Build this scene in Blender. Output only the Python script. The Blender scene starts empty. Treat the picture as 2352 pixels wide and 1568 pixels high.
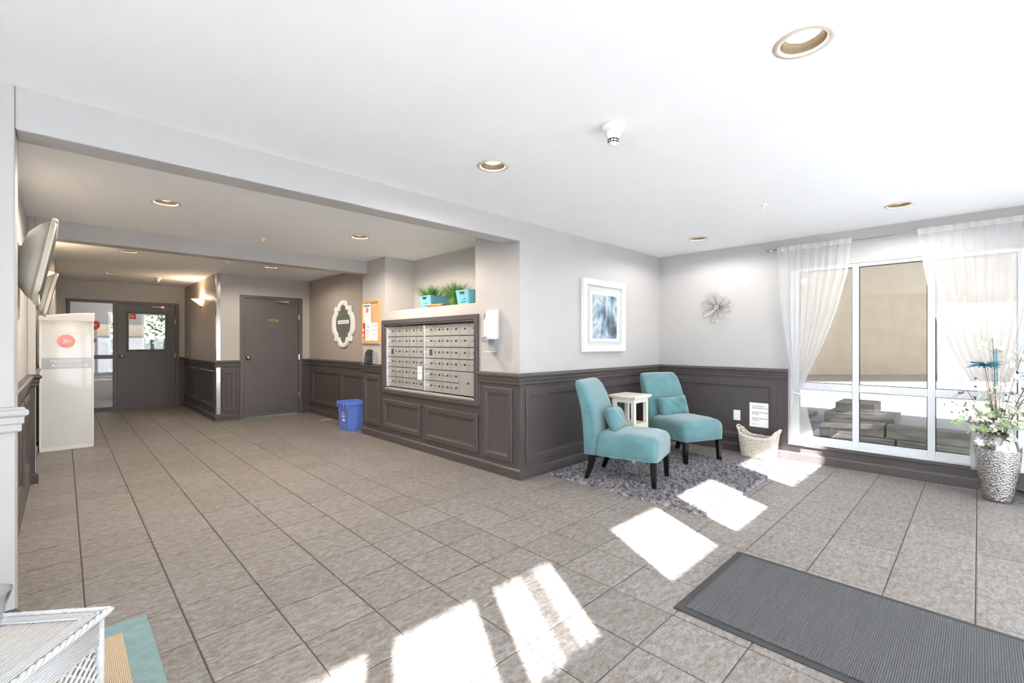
import bpy, bmesh, math, random
from mathutils import Vector, Matrix, Quaternion, noise
PI = math.pi
random.seed(7)
S = bpy.context.scene
COL = S.collection

# ------------------------------------------------------------------ camera
F_PX, CX, HOR, CAM_H = 1051.28, 1176.0, 788.0, 1.28
YAW = math.atan2(2249 - CX, F_PX)            # angle of +X to the right of the view axis
cam = bpy.data.cameras.new('camera'); cam_o = bpy.data.objects.new('camera', cam); COL.objects.link(cam_o)
cam.sensor_width = 36.0; cam.lens = F_PX / 2352 * 36.0
cam.shift_y = (HOR - 784) / 2352
cam_o.location = (0, 0, CAM_H)
cam_o.rotation_euler = (PI / 2, 0, YAW - PI / 2)
cam.clip_start = 0.05
S.camera = cam_o

# ------------------------------------------------------------------ world, sun, exposure
W = bpy.data.worlds.new('sky'); S.world = W; W.use_nodes = True
wn = W.node_tree.nodes; wl = W.node_tree.links; wn.clear()
sky = wn.new('ShaderNodeTexSky'); sky.sky_type = 'NISHITA'; sky.sun_disc = False
sky.sun_elevation = math.radians(30); sky.sun_rotation = math.radians(210); sky.air_density = 1.0; sky.dust_density = 2.0
bg = wn.new('ShaderNodeBackground'); bg.inputs['Strength'].default_value = 0.10
wo = wn.new('ShaderNodeOutputWorld')
wl.new(sky.outputs[0], bg.inputs[0]); wl.new(bg.outputs[0], wo.inputs[0])

SUN_AZ = Vector((0.494, 0.869)); SUN_EL = math.radians(30)
sd = bpy.data.lights.new('sun', 'SUN'); sd.energy = 15.0; sd.angle = 0.012; sd.color = (1.0, 0.985, 0.97)
so = bpy.data.objects.new('sun', sd); COL.objects.link(so)
so.rotation_euler = Vector((SUN_AZ.x * math.cos(SUN_EL), SUN_AZ.y * math.cos(SUN_EL), -math.sin(SUN_EL))).to_track_quat('-Z', 'Y').to_euler()
so.location = (-6, -9, 8)

LAMP_W = 9.0        # each recessed lamp of the lounge
HALL_W = 17.0        # warm lamps of the hall and corridor
S.view_settings.view_transform = 'Standard'; S.view_settings.look = 'None'
S.view_settings.gamma = 1.0; S.view_settings.use_curve_mapping = False
S.view_settings.exposure = 2.08
try:
    S.cycles.use_denoising = True; S.cycles.max_bounces = 8; S.cycles.diffuse_bounces = 5; S.cycles.use_adaptive_sampling = True; S.cycles.adaptive_threshold = 0.10; S.cycles.adaptive_min_samples = 16
    S.cycles.transparent_max_bounces = 16; S.cycles.sample_clamp_indirect = 6.0
    S.cycles.caustics_reflective = False; S.cycles.caustics_refractive = False
except Exception:
    pass

# ------------------------------------------------------------------ materials
def lin(c):
    out = []
    for v in c:
        v /= 255.0
        out.append(v / 12.92 if v <= 0.04045 else ((v + 0.055) / 1.055) ** 2.4)
    return tuple(out) + (1.0,)
MATS = {}
def nt(name):
    m = bpy.data.materials.new(name); m.use_nodes = True
    n = m.node_tree.nodes; n.clear()
    out = n.new('ShaderNodeOutputMaterial')
    return m, n, m.node_tree.links, out
def pbr(name, rgb, rough=0.6, metal=0.0, bump=0.0, bscale=60.0, var=0.0, vscale=6.0, rgb2=None, emit=None, estr=0.0, sheen=0.0, coat=0.0, stretch=None, spec=0.5):
    """procedural principled material with noise colour variation and noise relief"""
    m, n, l, out = nt(name)
    b = n.new('ShaderNodeBsdfPrincipled')
    b.inputs['Roughness'].default_value = rough; b.inputs['Metallic'].default_value = metal
    b.inputs['Specular IOR Level'].default_value = spec
    if sheen: b.inputs['Sheen Weight'].default_value = sheen
    if coat: b.inputs['Coat Weight'].default_value = coat
    tc = n.new('ShaderNodeTexCoord'); mp = n.new('ShaderNodeMapping'); l.new(tc.outputs['Object'], mp.inputs[0])
    if stretch: mp.inputs['Scale'].default_value = stretch
    c1 = lin(rgb)
    c2 = lin(rgb2) if rgb2 else tuple(max(0, v * (1 - (var or 0.06))) for v in c1[:3]) + (1,)
    nz = n.new('ShaderNodeTexNoise'); nz.inputs['Scale'].default_value = vscale; nz.inputs['Detail'].default_value = 5
    l.new(mp.outputs[0], nz.inputs['Vector'])
    mx = n.new('ShaderNodeMix'); mx.data_type = 'RGBA'
    mx.inputs['A'].default_value = c1; mx.inputs['B'].default_value = c2
    cr = n.new('ShaderNodeMapRange'); cr.inputs['From Min'].default_value = 0.35; cr.inputs['From Max'].default_value = 0.65
    l.new(nz.outputs['Fac'], cr.inputs['Value']); l.new(cr.outputs[0], mx.inputs['Factor'])
    l.new(mx.outputs['Result'], b.inputs['Base Color'])
    if bump:
        bz = n.new('ShaderNodeTexNoise'); bz.inputs['Scale'].default_value = bscale; bz.inputs['Detail'].default_value = 4
        l.new(mp.outputs[0], bz.inputs['Vector'])
        bn = n.new('ShaderNodeBump'); bn.inputs['Strength'].default_value = bump; bn.inputs['Distance'].default_value = 0.01
        l.new(bz.outputs['Fac'], bn.inputs['Height']); l.new(bn.outputs[0], b.inputs['Normal'])
    if emit:
        b.inputs['Emission Color'].default_value = lin(emit); b.inputs['Emission Strength'].default_value = estr
    l.new(b.outputs[0], out.inputs[0])
    MATS[name] = m
    return m

M = {}
M['wall'] = pbr('wall_paint', (185, 183, 182), 0.55, bump=0.05, bscale=220, var=0.02)
M['wall_dim'] = pbr('shaded_wall_paint', (170, 161, 154), 0.5, bump=0.08, bscale=260, var=0.03)  # same wall paint, with the hall's weaker light put into the colour
M['ceil'] = pbr('ceiling_paint', (246, 246, 246), 0.8, bump=0.04, bscale=300, var=0.015)
M['dark'] = pbr('charcoal_trim_paint', (82, 77, 77), 0.38, bump=0.06, bscale=140, var=0.06, vscale=3)
M['door'] = pbr('door_grey_paint', (98, 95, 98), 0.42, bump=0.05, bscale=180, var=0.05, vscale=3)
M['whitepaint'] = pbr('white_frame_paint', (240, 241, 242), 0.4, var=0.02)
M['pvc'] = pbr('white_vinyl', (214, 218, 222), 0.3, var=0.02)
M['steel'] = pbr('brushed_steel', (205, 205, 205), 0.16, 1.0, var=0.05, vscale=30, stretch=(1, 1, 0.05))
M['chrome'] = pbr('polished_chrome', (225, 225, 225), 0.08, 1.0, var=0.02)
M['alu'] = pbr('satin_aluminium', (168, 169, 168), 0.4, 0.25, bump=0.03, bscale=300, var=0.06, vscale=9)
M['alu_bright'] = pbr('bright_aluminium', (228, 229, 230), 0.25, 0.8, var=0.03)
M['brass'] = pbr('polished_brass', (214, 186, 130), 0.2, 1.0, var=0.05)
M['blackgap'] = pbr('black_rubber', (24, 24, 25), 0.6, var=0.1)
M['label_dark'] = pbr('engraved_label_dark', (50, 50, 52), 0.5, var=0.1)
M['teal'] = pbr('teal_velvet', (94, 139, 144), 0.75, bump=0.12, bscale=500, rgb2=(78, 124, 131), vscale=7, sheen=0.6)
M['teal_deep'] = pbr('teal_velvet_cushion', (88, 136, 144), 0.75, bump=0.15, bscale=420, rgb2=(72, 120, 128), vscale=9, sheen=0.5)
M['espresso'] = pbr('black_lacquered_wood', (22, 20, 20), 0.25, var=0.2, vscale=20)
M['cream'] = pbr('cream_painted_wood', (236, 232, 218), 0.42, var=0.03, vscale=8)
M['plastic_white'] = pbr('white_plastic', (242, 243, 242), 0.3, var=0.02)
M['plastic_grey'] = pbr('grey_plastic', (150, 156, 158), 0.3, var=0.04)
M['plastic_green'] = pbr('smoked_green_window', (110, 136, 130), 0.15, var=0.1, vscale=30)
M['blue'] = pbr('blue_bin_plastic', (104, 134, 222), 0.4, var=0.05)
M['blue_teal'] = pbr('turquoise_plastic', (116, 188, 205), 0.4, var=0.04)
M['paper'] = pbr('white_paper', (244, 244, 246), 0.8, var=0.02)
M['ink'] = pbr('grey_ink', (120, 122, 128), 0.8, var=0.1)
M['ink_red'] = pbr('red_print', (205, 60, 75), 0.7, var=0.08)
M['ink_pink'] = pbr('pink_print', (225, 130, 150), 0.7, var=0.1)
M['ink_green'] = pbr('green_print', (70, 140, 110), 0.7, var=0.1)
M['cork'] = pbr('cork', (222, 184, 140), 0.9, bump=0.3, bscale=300, rgb2=(205, 164, 118), vscale=120)
M['oak'] = pbr('light_oak', (216, 170, 110), 0.5, rgb2=(198, 150, 92), vscale=12, stretch=(1, 1, 8))
M['grey_felt'] = pbr('grey_chalk_panel', (120, 124, 122), 0.7, var=0.08, vscale=40)
M['mirror_glass'] = pbr('dull_grey_mirror', (122, 126, 124), 0.3, 0.3, var=0.06, vscale=30)
M['mat_pile'] = None
M['grass'] = pbr('green_grass_blades', (120, 168, 96), 0.6, rgb2=(84, 134, 66), vscale=30)
M['brown'] = pbr('brown_pot', (92, 66, 50), 0.7, var=0.15, vscale=30)
M['kraft'] = pbr('kraft_paper', (200, 150, 104), 0.8, rgb2=(160, 108, 70), vscale=25)
M['wicker_white'] = pbr('white_wicker', (206, 207, 208), 0.55, bump=0.2, bscale=300, var=0.04, vscale=60)
M['wicker_cream'] = pbr('whitewashed_wicker', (236, 231, 224), 0.7, bump=0.3, bscale=300, rgb2=(206, 196, 184), vscale=60)
M['rubber'] = pbr('dark_rubber_edge', (58, 60, 62), 0.7, var=0.08)
M['jute_border'] = pbr('dusty_teal_canvas', (136, 162, 163), 0.9, bump=0.25, bscale=700, rgb2=(126, 152, 155), vscale=20)
M['timber'] = pbr('weathered_timber', (150, 146, 134), 0.85, bump=0.4, bscale=30, rgb2=(112, 108, 98), vscale=5, stretch=(3, .6, 3))
M['concrete'] = pbr('pale_concrete', (158, 157, 155), 0.9, bump=0.2, bscale=40, var=0.08, vscale=2)
M['stucco'] = pbr('beige_stucco', (170, 166, 155), 0.9, bump=0.2, bscale=60, rgb2=(162, 157, 145), vscale=2)
M['hedge'] = pbr('hedge_leaves', (104, 124, 96), 0.7, rgb2=(72, 94, 66), vscale=14, bump=0.4, bscale=25)
M['brick'] = pbr('pale_brick', (196, 150, 136), 0.85, rgb2=(220, 200, 190), vscale=30)
M['lamp'] = pbr('lamp_lens', (255, 250, 240), 0.5, emit=(255, 246, 232), estr=1.3)
M['lamp_warm'] = pbr('warm_lamp_lens', (255, 240, 215), 0.5, emit=(255, 226, 180), estr=1.6)
M['trim_ring'] = pbr('cream_trim_ring', (206, 198, 182), 0.4, var=0.03)
M['baffle'] = pbr('bronze_baffle', (112, 96, 76), 0.4, 0.3, var=0.1, vscale=40)
M['red'] = pbr('red_decal', (226, 70, 60), 0.4, var=0.04)
M['logo_pink'] = pbr('faded_red_print', (246, 150, 145), 0.35, rgb2=(250, 176, 170), vscale=8)
M['locker'] = pbr('pale_gloss_panel', (222, 229, 230), 0.12, rgb2=(232, 236, 238), vscale=2, coat=0.5)
M['locker_band'] = pbr('slate_band_print', (168, 178, 188), 0.15, rgb2=(190, 198, 205), vscale=3, coat=0.4)
M['offwhite'] = pbr('offwhite_shell_plastic', (226, 226, 220), 0.5, rgb2=(214, 213, 205), vscale=4)
M['cream_rim'] = pbr('cream_bezel', (240, 236, 226), 0.45, var=0.04)
M['darkbag'] = pbr('black_mesh_holder', (62, 62, 64), 0.6, bump=0.2, bscale=300, var=0.15, vscale=30)
M['twig'] = pbr('dark_twig', (92, 74, 66), 0.8, rgb2=(128, 100, 88), vscale=40)
M['reed'] = pbr('bleached_reed', (226, 212, 200), 0.7, rgb2=(196, 164, 148), vscale=30)
M['petal'] = pbr('white_silk_petal', (246, 244, 236), 0.7, rgb2=(226, 228, 202), vscale=20)
M['teal_petal'] = pbr('teal_silk_petal', (60, 120, 140), 0.7, rgb2=(100, 160, 178), vscale=30)
M['leaf'] = pbr('pale_green_leaf', (150, 178, 120), 0.7, rgb2=(180, 200, 160), vscale=30)
M['dark_leaf'] = pbr('dark_bud', (70, 62, 60), 0.8, var=0.2, vscale=30)
M['bead'] = pbr('crystal_chrome_bead', (230, 226, 220), 0.06, 1.0, var=0.05)
M['wire'] = pbr('silver_wire', (205, 196, 186), 0.2, 1.0, var=0.05)
M['dial'] = pbr('white_print', (250, 250, 250), 0.5, var=0.01)

def tile_mat():
    m, n, l, out = nt('slate_look_tile')
    b = n.new('ShaderNodeBsdfPrincipled'); b.inputs['Roughness'].default_value = 0.42
    g = n.new('ShaderNodeNewGeometry'); oi = n.new('ShaderNodeObjectInfo')
    ad = n.new('ShaderNodeVectorMath'); ad.operation = 'MULTIPLY_ADD'
    cmb = n.new('ShaderNodeCombineXYZ')
    for k in range(3): l.new(oi.outputs['Random'], cmb.inputs[k])
    l.new(cmb.outputs[0], ad.inputs[0]); ad.inputs[1].default_value = (37, 53, 0); l.new(g.outputs['Position'], ad.inputs[2])
    mp = n.new('ShaderNodeMapping'); mp.inputs['Scale'].default_value = (5.5, 12.0, 4); l.new(ad.outputs[0], mp.inputs[0])
    n1 = n.new('ShaderNodeTexNoise'); n1.inputs['Scale'].default_value = 3.4; n1.inputs['Detail'].default_value = 6; n1.inputs['Roughness'].default_value = 0.68; n1.inputs['Distortion'].default_value = 0.6
    l.new(mp.outputs[0], n1.inputs['Vector'])
    n2 = n.new('ShaderNodeTexNoise'); n2.inputs['Scale'].default_value = 7; n2.inputs['Detail'].default_value = 6; n2.inputs['Roughness'].default_value = 0.7; n2.inputs['Distortion'].default_value = 1.2
    l.new(mp.outputs[0], n2.inputs['Vector'])
    r1 = n.new('ShaderNodeValToRGB'); e = r1.color_ramp.elements
    e[0].position = 0.30; e[0].color = lin((118, 112, 108)); e[1].position = 0.70; e[1].color = lin((168, 167, 166))
    k = e.new(0.45); k.color = lin((142, 133, 126)); k = e.new(0.55); k.color = lin((152, 150, 149))
    l.new(n1.outputs['Fac'], r1.inputs[0])
    mx = n.new('ShaderNodeMix'); mx.data_type = 'RGBA'; mx.blend_type = 'MULTIPLY'; mx.inputs['Factor'].default_value = 0.55
    r2 = n.new('ShaderNodeValToRGB'); r2.color_ramp.elements[0].position = 0.36; r2.color_ramp.elements[0].color = (0.34, 0.32, 0.30, 1); r2.color_ramp.elements[1].position = 0.52; r2.color_ramp.elements[1].color = (1, 1, 1, 1)
    l.new(n2.outputs['Fac'], r2.inputs[0])
    l.new(r1.outputs[0], mx.inputs['A']); l.new(r2.outputs[0], mx.inputs['B'])
    # each tile a shade of its own
    hv = n.new('ShaderNodeHueSaturation'); mr = n.new('ShaderNodeMapRange'); mr.inputs['To Min'].default_value = 0.93; mr.inputs['To Max'].default_value = 1.06
    l.new(oi.outputs['Random'], mr.inputs['Value']); l.new(mr.outputs[0], hv.inputs['Value'])
    l.new(mx.outputs['Result'], hv.inputs['Color']); l.new(hv.outputs[0], b.inputs['Base Color'])
    # cleft relief
    ba = n.new('ShaderNodeMath'); ba.operation = 'MULTIPLY_ADD'; l.new(n2.outputs['Fac'], ba.inputs[0]); ba.inputs[1].default_value = 0.5; l.new(n1.outputs['Fac'], ba.inputs[2])
    bn = n.new('ShaderNodeBump'); bn.inputs['Strength'].default_value = 0.7; bn.inputs['Distance'].default_value = 0.014
    l.new(ba.outputs[0], bn.inputs['Height']); l.new(bn.outputs[0], b.inputs['Normal'])
    l.new(b.outputs[0], out.inputs[0]); return m
M['tile'] = tile_mat()
M['grout'] = pbr('grout', (112, 106, 102), 0.9, bump=0.2, bscale=200, var=0.15, vscale=8)

def cloth_mat(name, alpha, rgb, thick=0.5):
    m, n, l, out = nt(name)
    tr = n.new('ShaderNodeBsdfTransparent'); tl = n.new('ShaderNodeBsdfTranslucent'); df = n.new('ShaderNodeBsdfDiffuse')
    tl.inputs[0].default_value = lin(rgb); df.inputs[0].default_value = lin(rgb)
    a = n.new('ShaderNodeMixShader'); a.inputs[0].default_value = thick; l.new(tl.outputs[0], a.inputs[1]); l.new(df.outputs[0], a.inputs[2])
    tc = n.new('ShaderNodeTexCoord'); nz = n.new('ShaderNodeTexNoise'); nz.inputs['Scale'].default_value = 3; l.new(tc.outputs['Object'], nz.inputs['Vector'])
    mr = n.new('ShaderNodeMapRange'); mr.inputs['To Min'].default_value = alpha - 0.06; mr.inputs['To Max'].default_value = alpha + 0.06; l.new(nz.outputs['Fac'], mr.inputs['Value'])
    x = n.new('ShaderNodeMixShader'); l.new(mr.outputs[0], x.inputs[0]); l.new(tr.outputs[0], x.inputs[1]); l.new(a.outputs[0], x.inputs[2])
    l.new(x.outputs[0], out.inputs[0]); return m
M['sheer'] = cloth_mat('sheer_white_voile', 0.55, (236, 237, 238))
M['sheer_hem'] = cloth_mat('sheer_white_hem', 0.8, (250, 250, 250))
M['shade'] = cloth_mat('diffuser_shade_fabric', 0.94, (240, 245, 250), 0.52)
M['diffuser_west'] = cloth_mat('thin_diffuser_fabric', 0.94, (244, 248, 252), 0.06)

def pane_mat(name, refl=0.1, tint=(255, 255, 255)):
    m, n, l, out = nt(name)
    tr = n.new('ShaderNodeBsdfTransparent'); tr.inputs[0].default_value = lin(tint)
    gl = n.new('ShaderNodeBsdfGlossy'); gl.inputs['Roughness'].default_value = 0.0
    fr = n.new('ShaderNodeLayerWeight'); pw = n.new('ShaderNodeMath'); pw.operation = 'POWER'; l.new(fr.outputs['Facing'], pw.inputs[0]); pw.inputs[1].default_value = 4.0
    mm = n.new('ShaderNodeMath'); mm.operation = 'MULTIPLY_ADD'; l.new(pw.outputs[0], mm.inputs[0]); mm.inputs[1].default_value = 0.9; mm.inputs[2].default_value = refl; mm.use_clamp = True
    x = n.new('ShaderNodeMixShader'); l.new(mm.outputs[0], x.inputs[0]); l.new(tr.outputs[0], x.inputs[1]); l.new(gl.outputs[0], x.inputs[2])
    l.new(x.outputs[0], out.inputs[0]); return m
M['pane'] = pane_mat('window_pane', 0.07)
M['pane_clear'] = pane_mat('clear_pane', 0.0)
M['vase_glass'] = pane_mat('clear_glassware', 0.04, (246, 248, 250))

def silver_vase_mat():
    m, n, l, out = nt('hammered_silver')
    b = n.new('ShaderNodeBsdfPrincipled'); b.inputs['Metallic'].default_value = 1.0; b.inputs['Roughness'].default_value = 0.12; b.inputs['Base Color'].default_value = lin((186, 184, 182))
    tc = n.new('ShaderNodeTexCoord'); v = n.new('ShaderNodeTexVoronoi'); v.inputs['Scale'].default_value = 95
    l.new(tc.outputs['Object'], v.inputs['Vector'])
    sp = n.new('ShaderNodeSeparateXYZ'); l.new(tc.outputs['Object'], sp.inputs[0])
    mr = n.new('ShaderNodeMapRange'); mr.inputs['From Min'].default_value = 0.43; mr.inputs['From Max'].default_value = 0.41; mr.inputs['To Max'].default_value = 0.9; l.new(sp.outputs['Z'], mr.inputs['Value'])
    bn = n.new('ShaderNodeBump'); bn.inputs['Distance'].default_value = 0.006; l.new(mr.outputs[0], bn.inputs['Strength']); l.new(v.outputs['Distance'], bn.inputs['Height'])
    l.new(bn.outputs[0], b.inputs['Normal']); l.new(b.outputs[0], out.inputs[0]); return m
M['silver'] = silver_vase_mat()

def ribbed_mat(name, rgb, rgb2, scale, axis='X', rough=0.95, dist=0.01):
    m, n, l, out = nt(name)
    b = n.new('ShaderNodeBsdfPrincipled'); b.inputs['Roughness'].default_value = rough
    tc = n.new('ShaderNodeTexCoord'); w = n.new('ShaderNodeTexWave'); w.bands_direction = axis; w.inputs['Scale'].default_value = scale; w.inputs['Distortion'].default_value = 0.6; w.inputs['Detail Scale'].default_value = 6
    l.new(tc.outputs['Object'], w.inputs['Vector'])
    nz = n.new('ShaderNodeTexNoise'); nz.inputs['Scale'].default_value = 260; nz.inputs['Detail'].default_value = 3; l.new(tc.outputs['Object'], nz.inputs['Vector'])
    ml = n.new('ShaderNodeMath'); ml.operation = 'MULTIPLY_ADD'; l.new(nz.outputs['Fac'], ml.inputs[0]); ml.inputs[1].default_value = 1.6; ml.inputs[2].default_value = -0.55
    a2 = n.new('ShaderNodeMath'); a2.operation = 'MULTIPLY_ADD'; l.new(w.outputs['Fac'], a2.inputs[0]); a2.inputs[1].default_value = 0.5; l.new(ml.outputs[0], a2.inputs[2]); a2.use_clamp = True
    mx = n.new('ShaderNodeMix'); mx.data_type = 'RGBA'; mx.inputs['A'].default_value = lin(rgb); mx.inputs['B'].default_value = lin(rgb2); l.new(a2.outputs[0], mx.inputs['Factor'])
    l.new(mx.outputs['Result'], b.inputs['Base Color'])
    bn = n.new('ShaderNodeBump'); bn.inputs['Distance'].default_value = dist; bn.inputs['Strength'].default_value = 0.5; l.new(w.outputs['Fac'], bn.inputs['Height']); l.new(bn.outputs[0], b.inputs['Normal'])
    l.new(b.outputs[0], out.inputs[0]); return m
M['mat_pile'] = ribbed_mat('ribbed_grey_carpet', (58, 60, 62), (108, 110, 113), 40, 'Y')
M['jute'] = ribbed_mat('woven_jute', (184, 158, 126), (226, 206, 178), 52, 'X', 0.95, 0.014)
M['wicker_top'] = ribbed_mat('white_wicker_weave', (226, 228, 230), (250, 250, 250), 62, 'DIAGONAL', 0.6, 0.015)

def shag_mat():
    m, n, l, out = nt('grey_shag_pile')
    b = n.new('ShaderNodeBsdfPrincipled'); b.inputs['Roughness'].default_value = 0.8; b.inputs['Sheen Weight'].default_value = 0.3
    tc = n.new('ShaderNodeTexCoord'); nz = n.new('ShaderNodeTexNoise'); nz.inputs['Scale'].default_value = 32; nz.inputs['Detail'].default_value = 6; nz.inputs['Roughness'].default_value = 0.6; l.new(tc.outputs['Object'], nz.inputs['Vector'])
    r = n.new('ShaderNodeValToRGB'); r.color_ramp.elements[0].position = 0.39; r.color_ramp.elements[0].color = lin((58, 56, 62)); r.color_ramp.elements[1].position = 0.62; r.color_ramp.elements[1].color = lin((198, 195, 202))
    l.new(nz.outputs['Fac'], r.inputs[0]); l.new(r.outputs[0], b.inputs['Base Color']); l.new(b.outputs[0], out.inputs[0]); return m
M['shag'] = shag_mat()

def art_mat():
    m, n, l, out = nt('abstract_watercolour')
    b = n.new('ShaderNodeBsdfPrincipled'); b.inputs['Roughness'].default_value = 0.6
    tc = n.new('ShaderNodeTexCoord'); mp = n.new('ShaderNodeMapping'); mp.inputs['Scale'].default_value = (4.2, 4.2, 2.2); mp.inputs['Location'].default_value = (1.3, 0, .4); l.new(tc.outputs['Object'], mp.inputs[0])
    nz = n.new('ShaderNodeTexNoise'); nz.inputs['Scale'].default_value = 1.3; nz.inputs['Detail'].default_value = 8; nz.inputs['Distortion'].default_value = 0.5; nz.inputs['Roughness'].default_value = 0.62; l.new(mp.outputs[0], nz.inputs['Vector'])
    r = n.new('ShaderNodeValToRGB'); e = r.color_ramp.elements
    e[0].position = 0.30; e[0].color = lin((50, 62, 66)); e[1].position = 0.74; e[1].color = lin((196, 200, 96))
    for p, c in ((0.40, (90, 106, 116)), (0.45, (118, 152, 178)), (0.50, (160, 180, 192)), (0.54, (206, 208, 210)), (0.58, (132, 168, 184)), (0.66, (104, 114, 108))):
        k = e.new(p); k.color = lin(c)
    l.new(nz.outputs['Fac'], r.inputs[0]); l.new(r.outputs[0], b.inputs['Base Color']); l.new(b.outputs[0], out.inputs[0]); return m
M['art'] = art_mat()

# ------------------------------------------------------------------ mesh helpers
class MB:
    """collects geometry; build() links it as ONE mesh object"""
    def __init__(s): s.v = []; s.f = []
    def add(s, vs, fs):
        o = len(s.v); s.v += [tuple(p) for p in vs]; s.f += [tuple(i + o for i in f) for f in fs]; return s
    def box(s, x0, x1, y0, y1, z0, z1, fn=None):
        vs = [(x, y, z) for z in (z0, z1) for y in (y0, y1) for x in (x0, x1)]
        if fn: vs = [fn(*p) for p in vs]
        return s.add(vs, [(0, 2, 3, 1), (4, 5, 7, 6), (0, 1, 5, 4), (2, 6, 7, 3), (0, 4, 6, 2), (1, 3, 7, 5)])
    def loops(s, rings, closed=True, cap0=True, cap1=True):
        n = len(rings[0]); o = len(s.v)
        for r in rings: s.v += [tuple(p) for p in r]
        for i in range(len(rings) - 1):
            for j in range(n if closed else n - 1):
                a = o + i * n + j; b = o + i * n + (j + 1) % n
                s.f.append((a, b, b + n, a + n))
        if cap0: s.f.append(tuple(o + j for j in range(n))[::-1])
        if cap1: s.f.append(tuple(o + (len(rings) - 1) * n + j for j in range(n)))
        return s
    def lathe(s, prof, n=32, c=(0, 0, 0), cap0=True, cap1=True):
        return s.loops([[(c[0] + r * math.cos(2 * PI * j / n), c[1] + r * math.sin(2 * PI * j / n), c[2] + z) for j in range(n)] for r, z in prof], True, cap0, cap1)
    def tube(s, pts, r, n=6, closed=False, cap=True):
        pts = [Vector(p) for p in pts]; rings = []; up = Vector((0, 0, 1)); N = len(pts)
        for i, p in enumerate(pts):
            if closed: t = pts[(i + 1) % N] - pts[i - 1]
            else: t = pts[min(i + 1, N - 1)] - pts[max(i - 1, 0)]
            t = t.normalized() if t.length > 1e-9 else Vector((0, 0, 1))
            a = up - t * up.dot(t)
            if a.length < 1e-3: a = Vector((1, 0, 0)) - t * t.x
            a.normalize(); b = t.cross(a); up = a
            rr = r(i / max(1, N - 1)) if callable(r) else r
            rings.append([p + a * (rr * math.cos(2 * PI * j / n)) + b * (rr * math.sin(2 * PI * j / n)) for j in range(n)])
        if closed: rings.append(rings[0])
        return s.loops(rings, True, cap and not closed, cap and not closed)
    def sphere(s, c, r, n=12, m=8, sc=(1, 1, 1)):
        rings = []
        for i in range(m + 1):
            th = PI * i / m; rr = max(1e-4, math.sin(th))
            rings.append([(c[0] + r * sc[0] * rr * math.cos(2 * PI * j / n), c[1] + r * sc[1] * rr * math.sin(2 * PI * j / n), c[2] - r * sc[2] * math.cos(th)) for j in range(n)])
        return s.loops(rings)
    def build(s, name, mat, parent=None, bevel=0.0, smooth=False, origin=None, sub=0, seg=2):
        me = bpy.data.meshes.new(name)
        vs = s.v if origin is None else [(p[0] - origin[0], p[1] - origin[1], p[2] - origin[2]) for p in s.v]
        me.from_pydata(vs, [], s.f)
        bm = bmesh.new(); bm.from_mesh(me); bmesh.ops.recalc_face_normals(bm, faces=bm.faces); bm.to_mesh(me); bm.free()
        if smooth:
            for p in me.polygons: p.use_smooth = True
        me.materials.append(M[mat] if isinstance(mat, str) else mat)
        o = bpy.data.objects.new(name, me); COL.objects.link(o)
        if origin is not None and parent is None: o.location = origin
        if parent is not None: o.parent = parent
        if bevel:
            b = o.modifiers.new('bevel', 'BEVEL'); b.width = bevel; b.segments = seg; b.limit_method = 'ANGLE'; b.angle_limit = math.radians(40)
        if sub:
            b = o.modifiers.new('sub', 'SUBSURF'); b.levels = sub; b.render_levels = sub
        return o
def tag(o, label=None, cat=None, group=None, kind=None):
    if label: o['label'] = label
    if cat: o['category'] = cat
    if group: o['group'] = group
    if kind: o['kind'] = kind
    return o
def thing(name, label, cat, loc=(0, 0, 0), rotz=0.0, group=None):
    o = bpy.data.objects.new(name, None); COL.objects.link(o); o.empty_display_size = 0.1
    o.location = loc; o.rotation_euler = (0, 0, rotz)
    return tag(o, label, cat, group)
def copy_tree(o, parent=None):
    c = o.copy(); COL.objects.link(c)
    if parent is not None: c.parent = parent
    for ch in [x for x in o.children]: copy_tree(ch, c)
    return c
def text_mesh(txt, size, name, mat, parent, mtx, shear=0.0, extrude=0.0008):
    cu = bpy.data.curves.new(name, 'FONT'); cu.body = txt; cu.size = size; cu.extrude = extrude; cu.shear = shear; cu.offset = size * 0.012
    t = bpy.data.objects.new(name + '_curve', cu); COL.objects.link(t)
    dg = bpy.context.evaluated_depsgraph_get(); me = bpy.data.meshes.new_from_object(t.evaluated_get(dg))
    bpy.data.objects.remove(t); bpy.data.curves.remove(cu)
    me.transform(mtx); me.materials.clear(); me.materials.append(M[mat]); me.name = name
    o = bpy.data.objects.new(name, me); COL.objects.link(o); o.parent = parent; o['kind'] = 'stuff'
    return o
class Wall:
    """frame of a wall face: s runs along it, d out of it, z up"""
    def __init__(w, o, u, n): w.o = Vector((o[0], o[1])); w.u = Vector(u); w.n = Vector(n)
    def p(w, s, d, z): q = w.o + w.u * s + w.n * d; return (q.x, q.y, z)
def frame_loops(mb, w, s0, s1, z0, z1, prof):
    """mitred rectangular moulding; prof = list of (inset, depth)"""
    rings = []
    for i, d in prof:
        rings.append([w.p(s0 + i, d, z0 + i), w.p(s1 - i, d, z0 + i), w.p(s1 - i, d, z1 - i), w.p(s0 + i, d, z1 - i)])
    mb.loops(rings, True, False, False)
PANEL_PROF = [(0, 0.004), (0, 0.020), (0.004, 0.024), (0.052, 0.022), (0.058, 0.016), (0.070, 0.014), (0.074, 0.004)]
def panel(w, s0, s1, z0, z1, parent, mat='dark', prof=PANEL_PROF):
    mb = MB(); frame_loops(mb, w, s0, s1, z0, z1, prof); return mb.build('panel_moulding', mat, parent)
RAIL_PROF = [(0, .885), (.016, .885), (.022, .892), (.022, .918), (.030, .926), (.030, .952), (.044, .962), (.046, .972), (.044, .982), (.032, .990), (.030, .996), (0, .996)]
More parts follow.
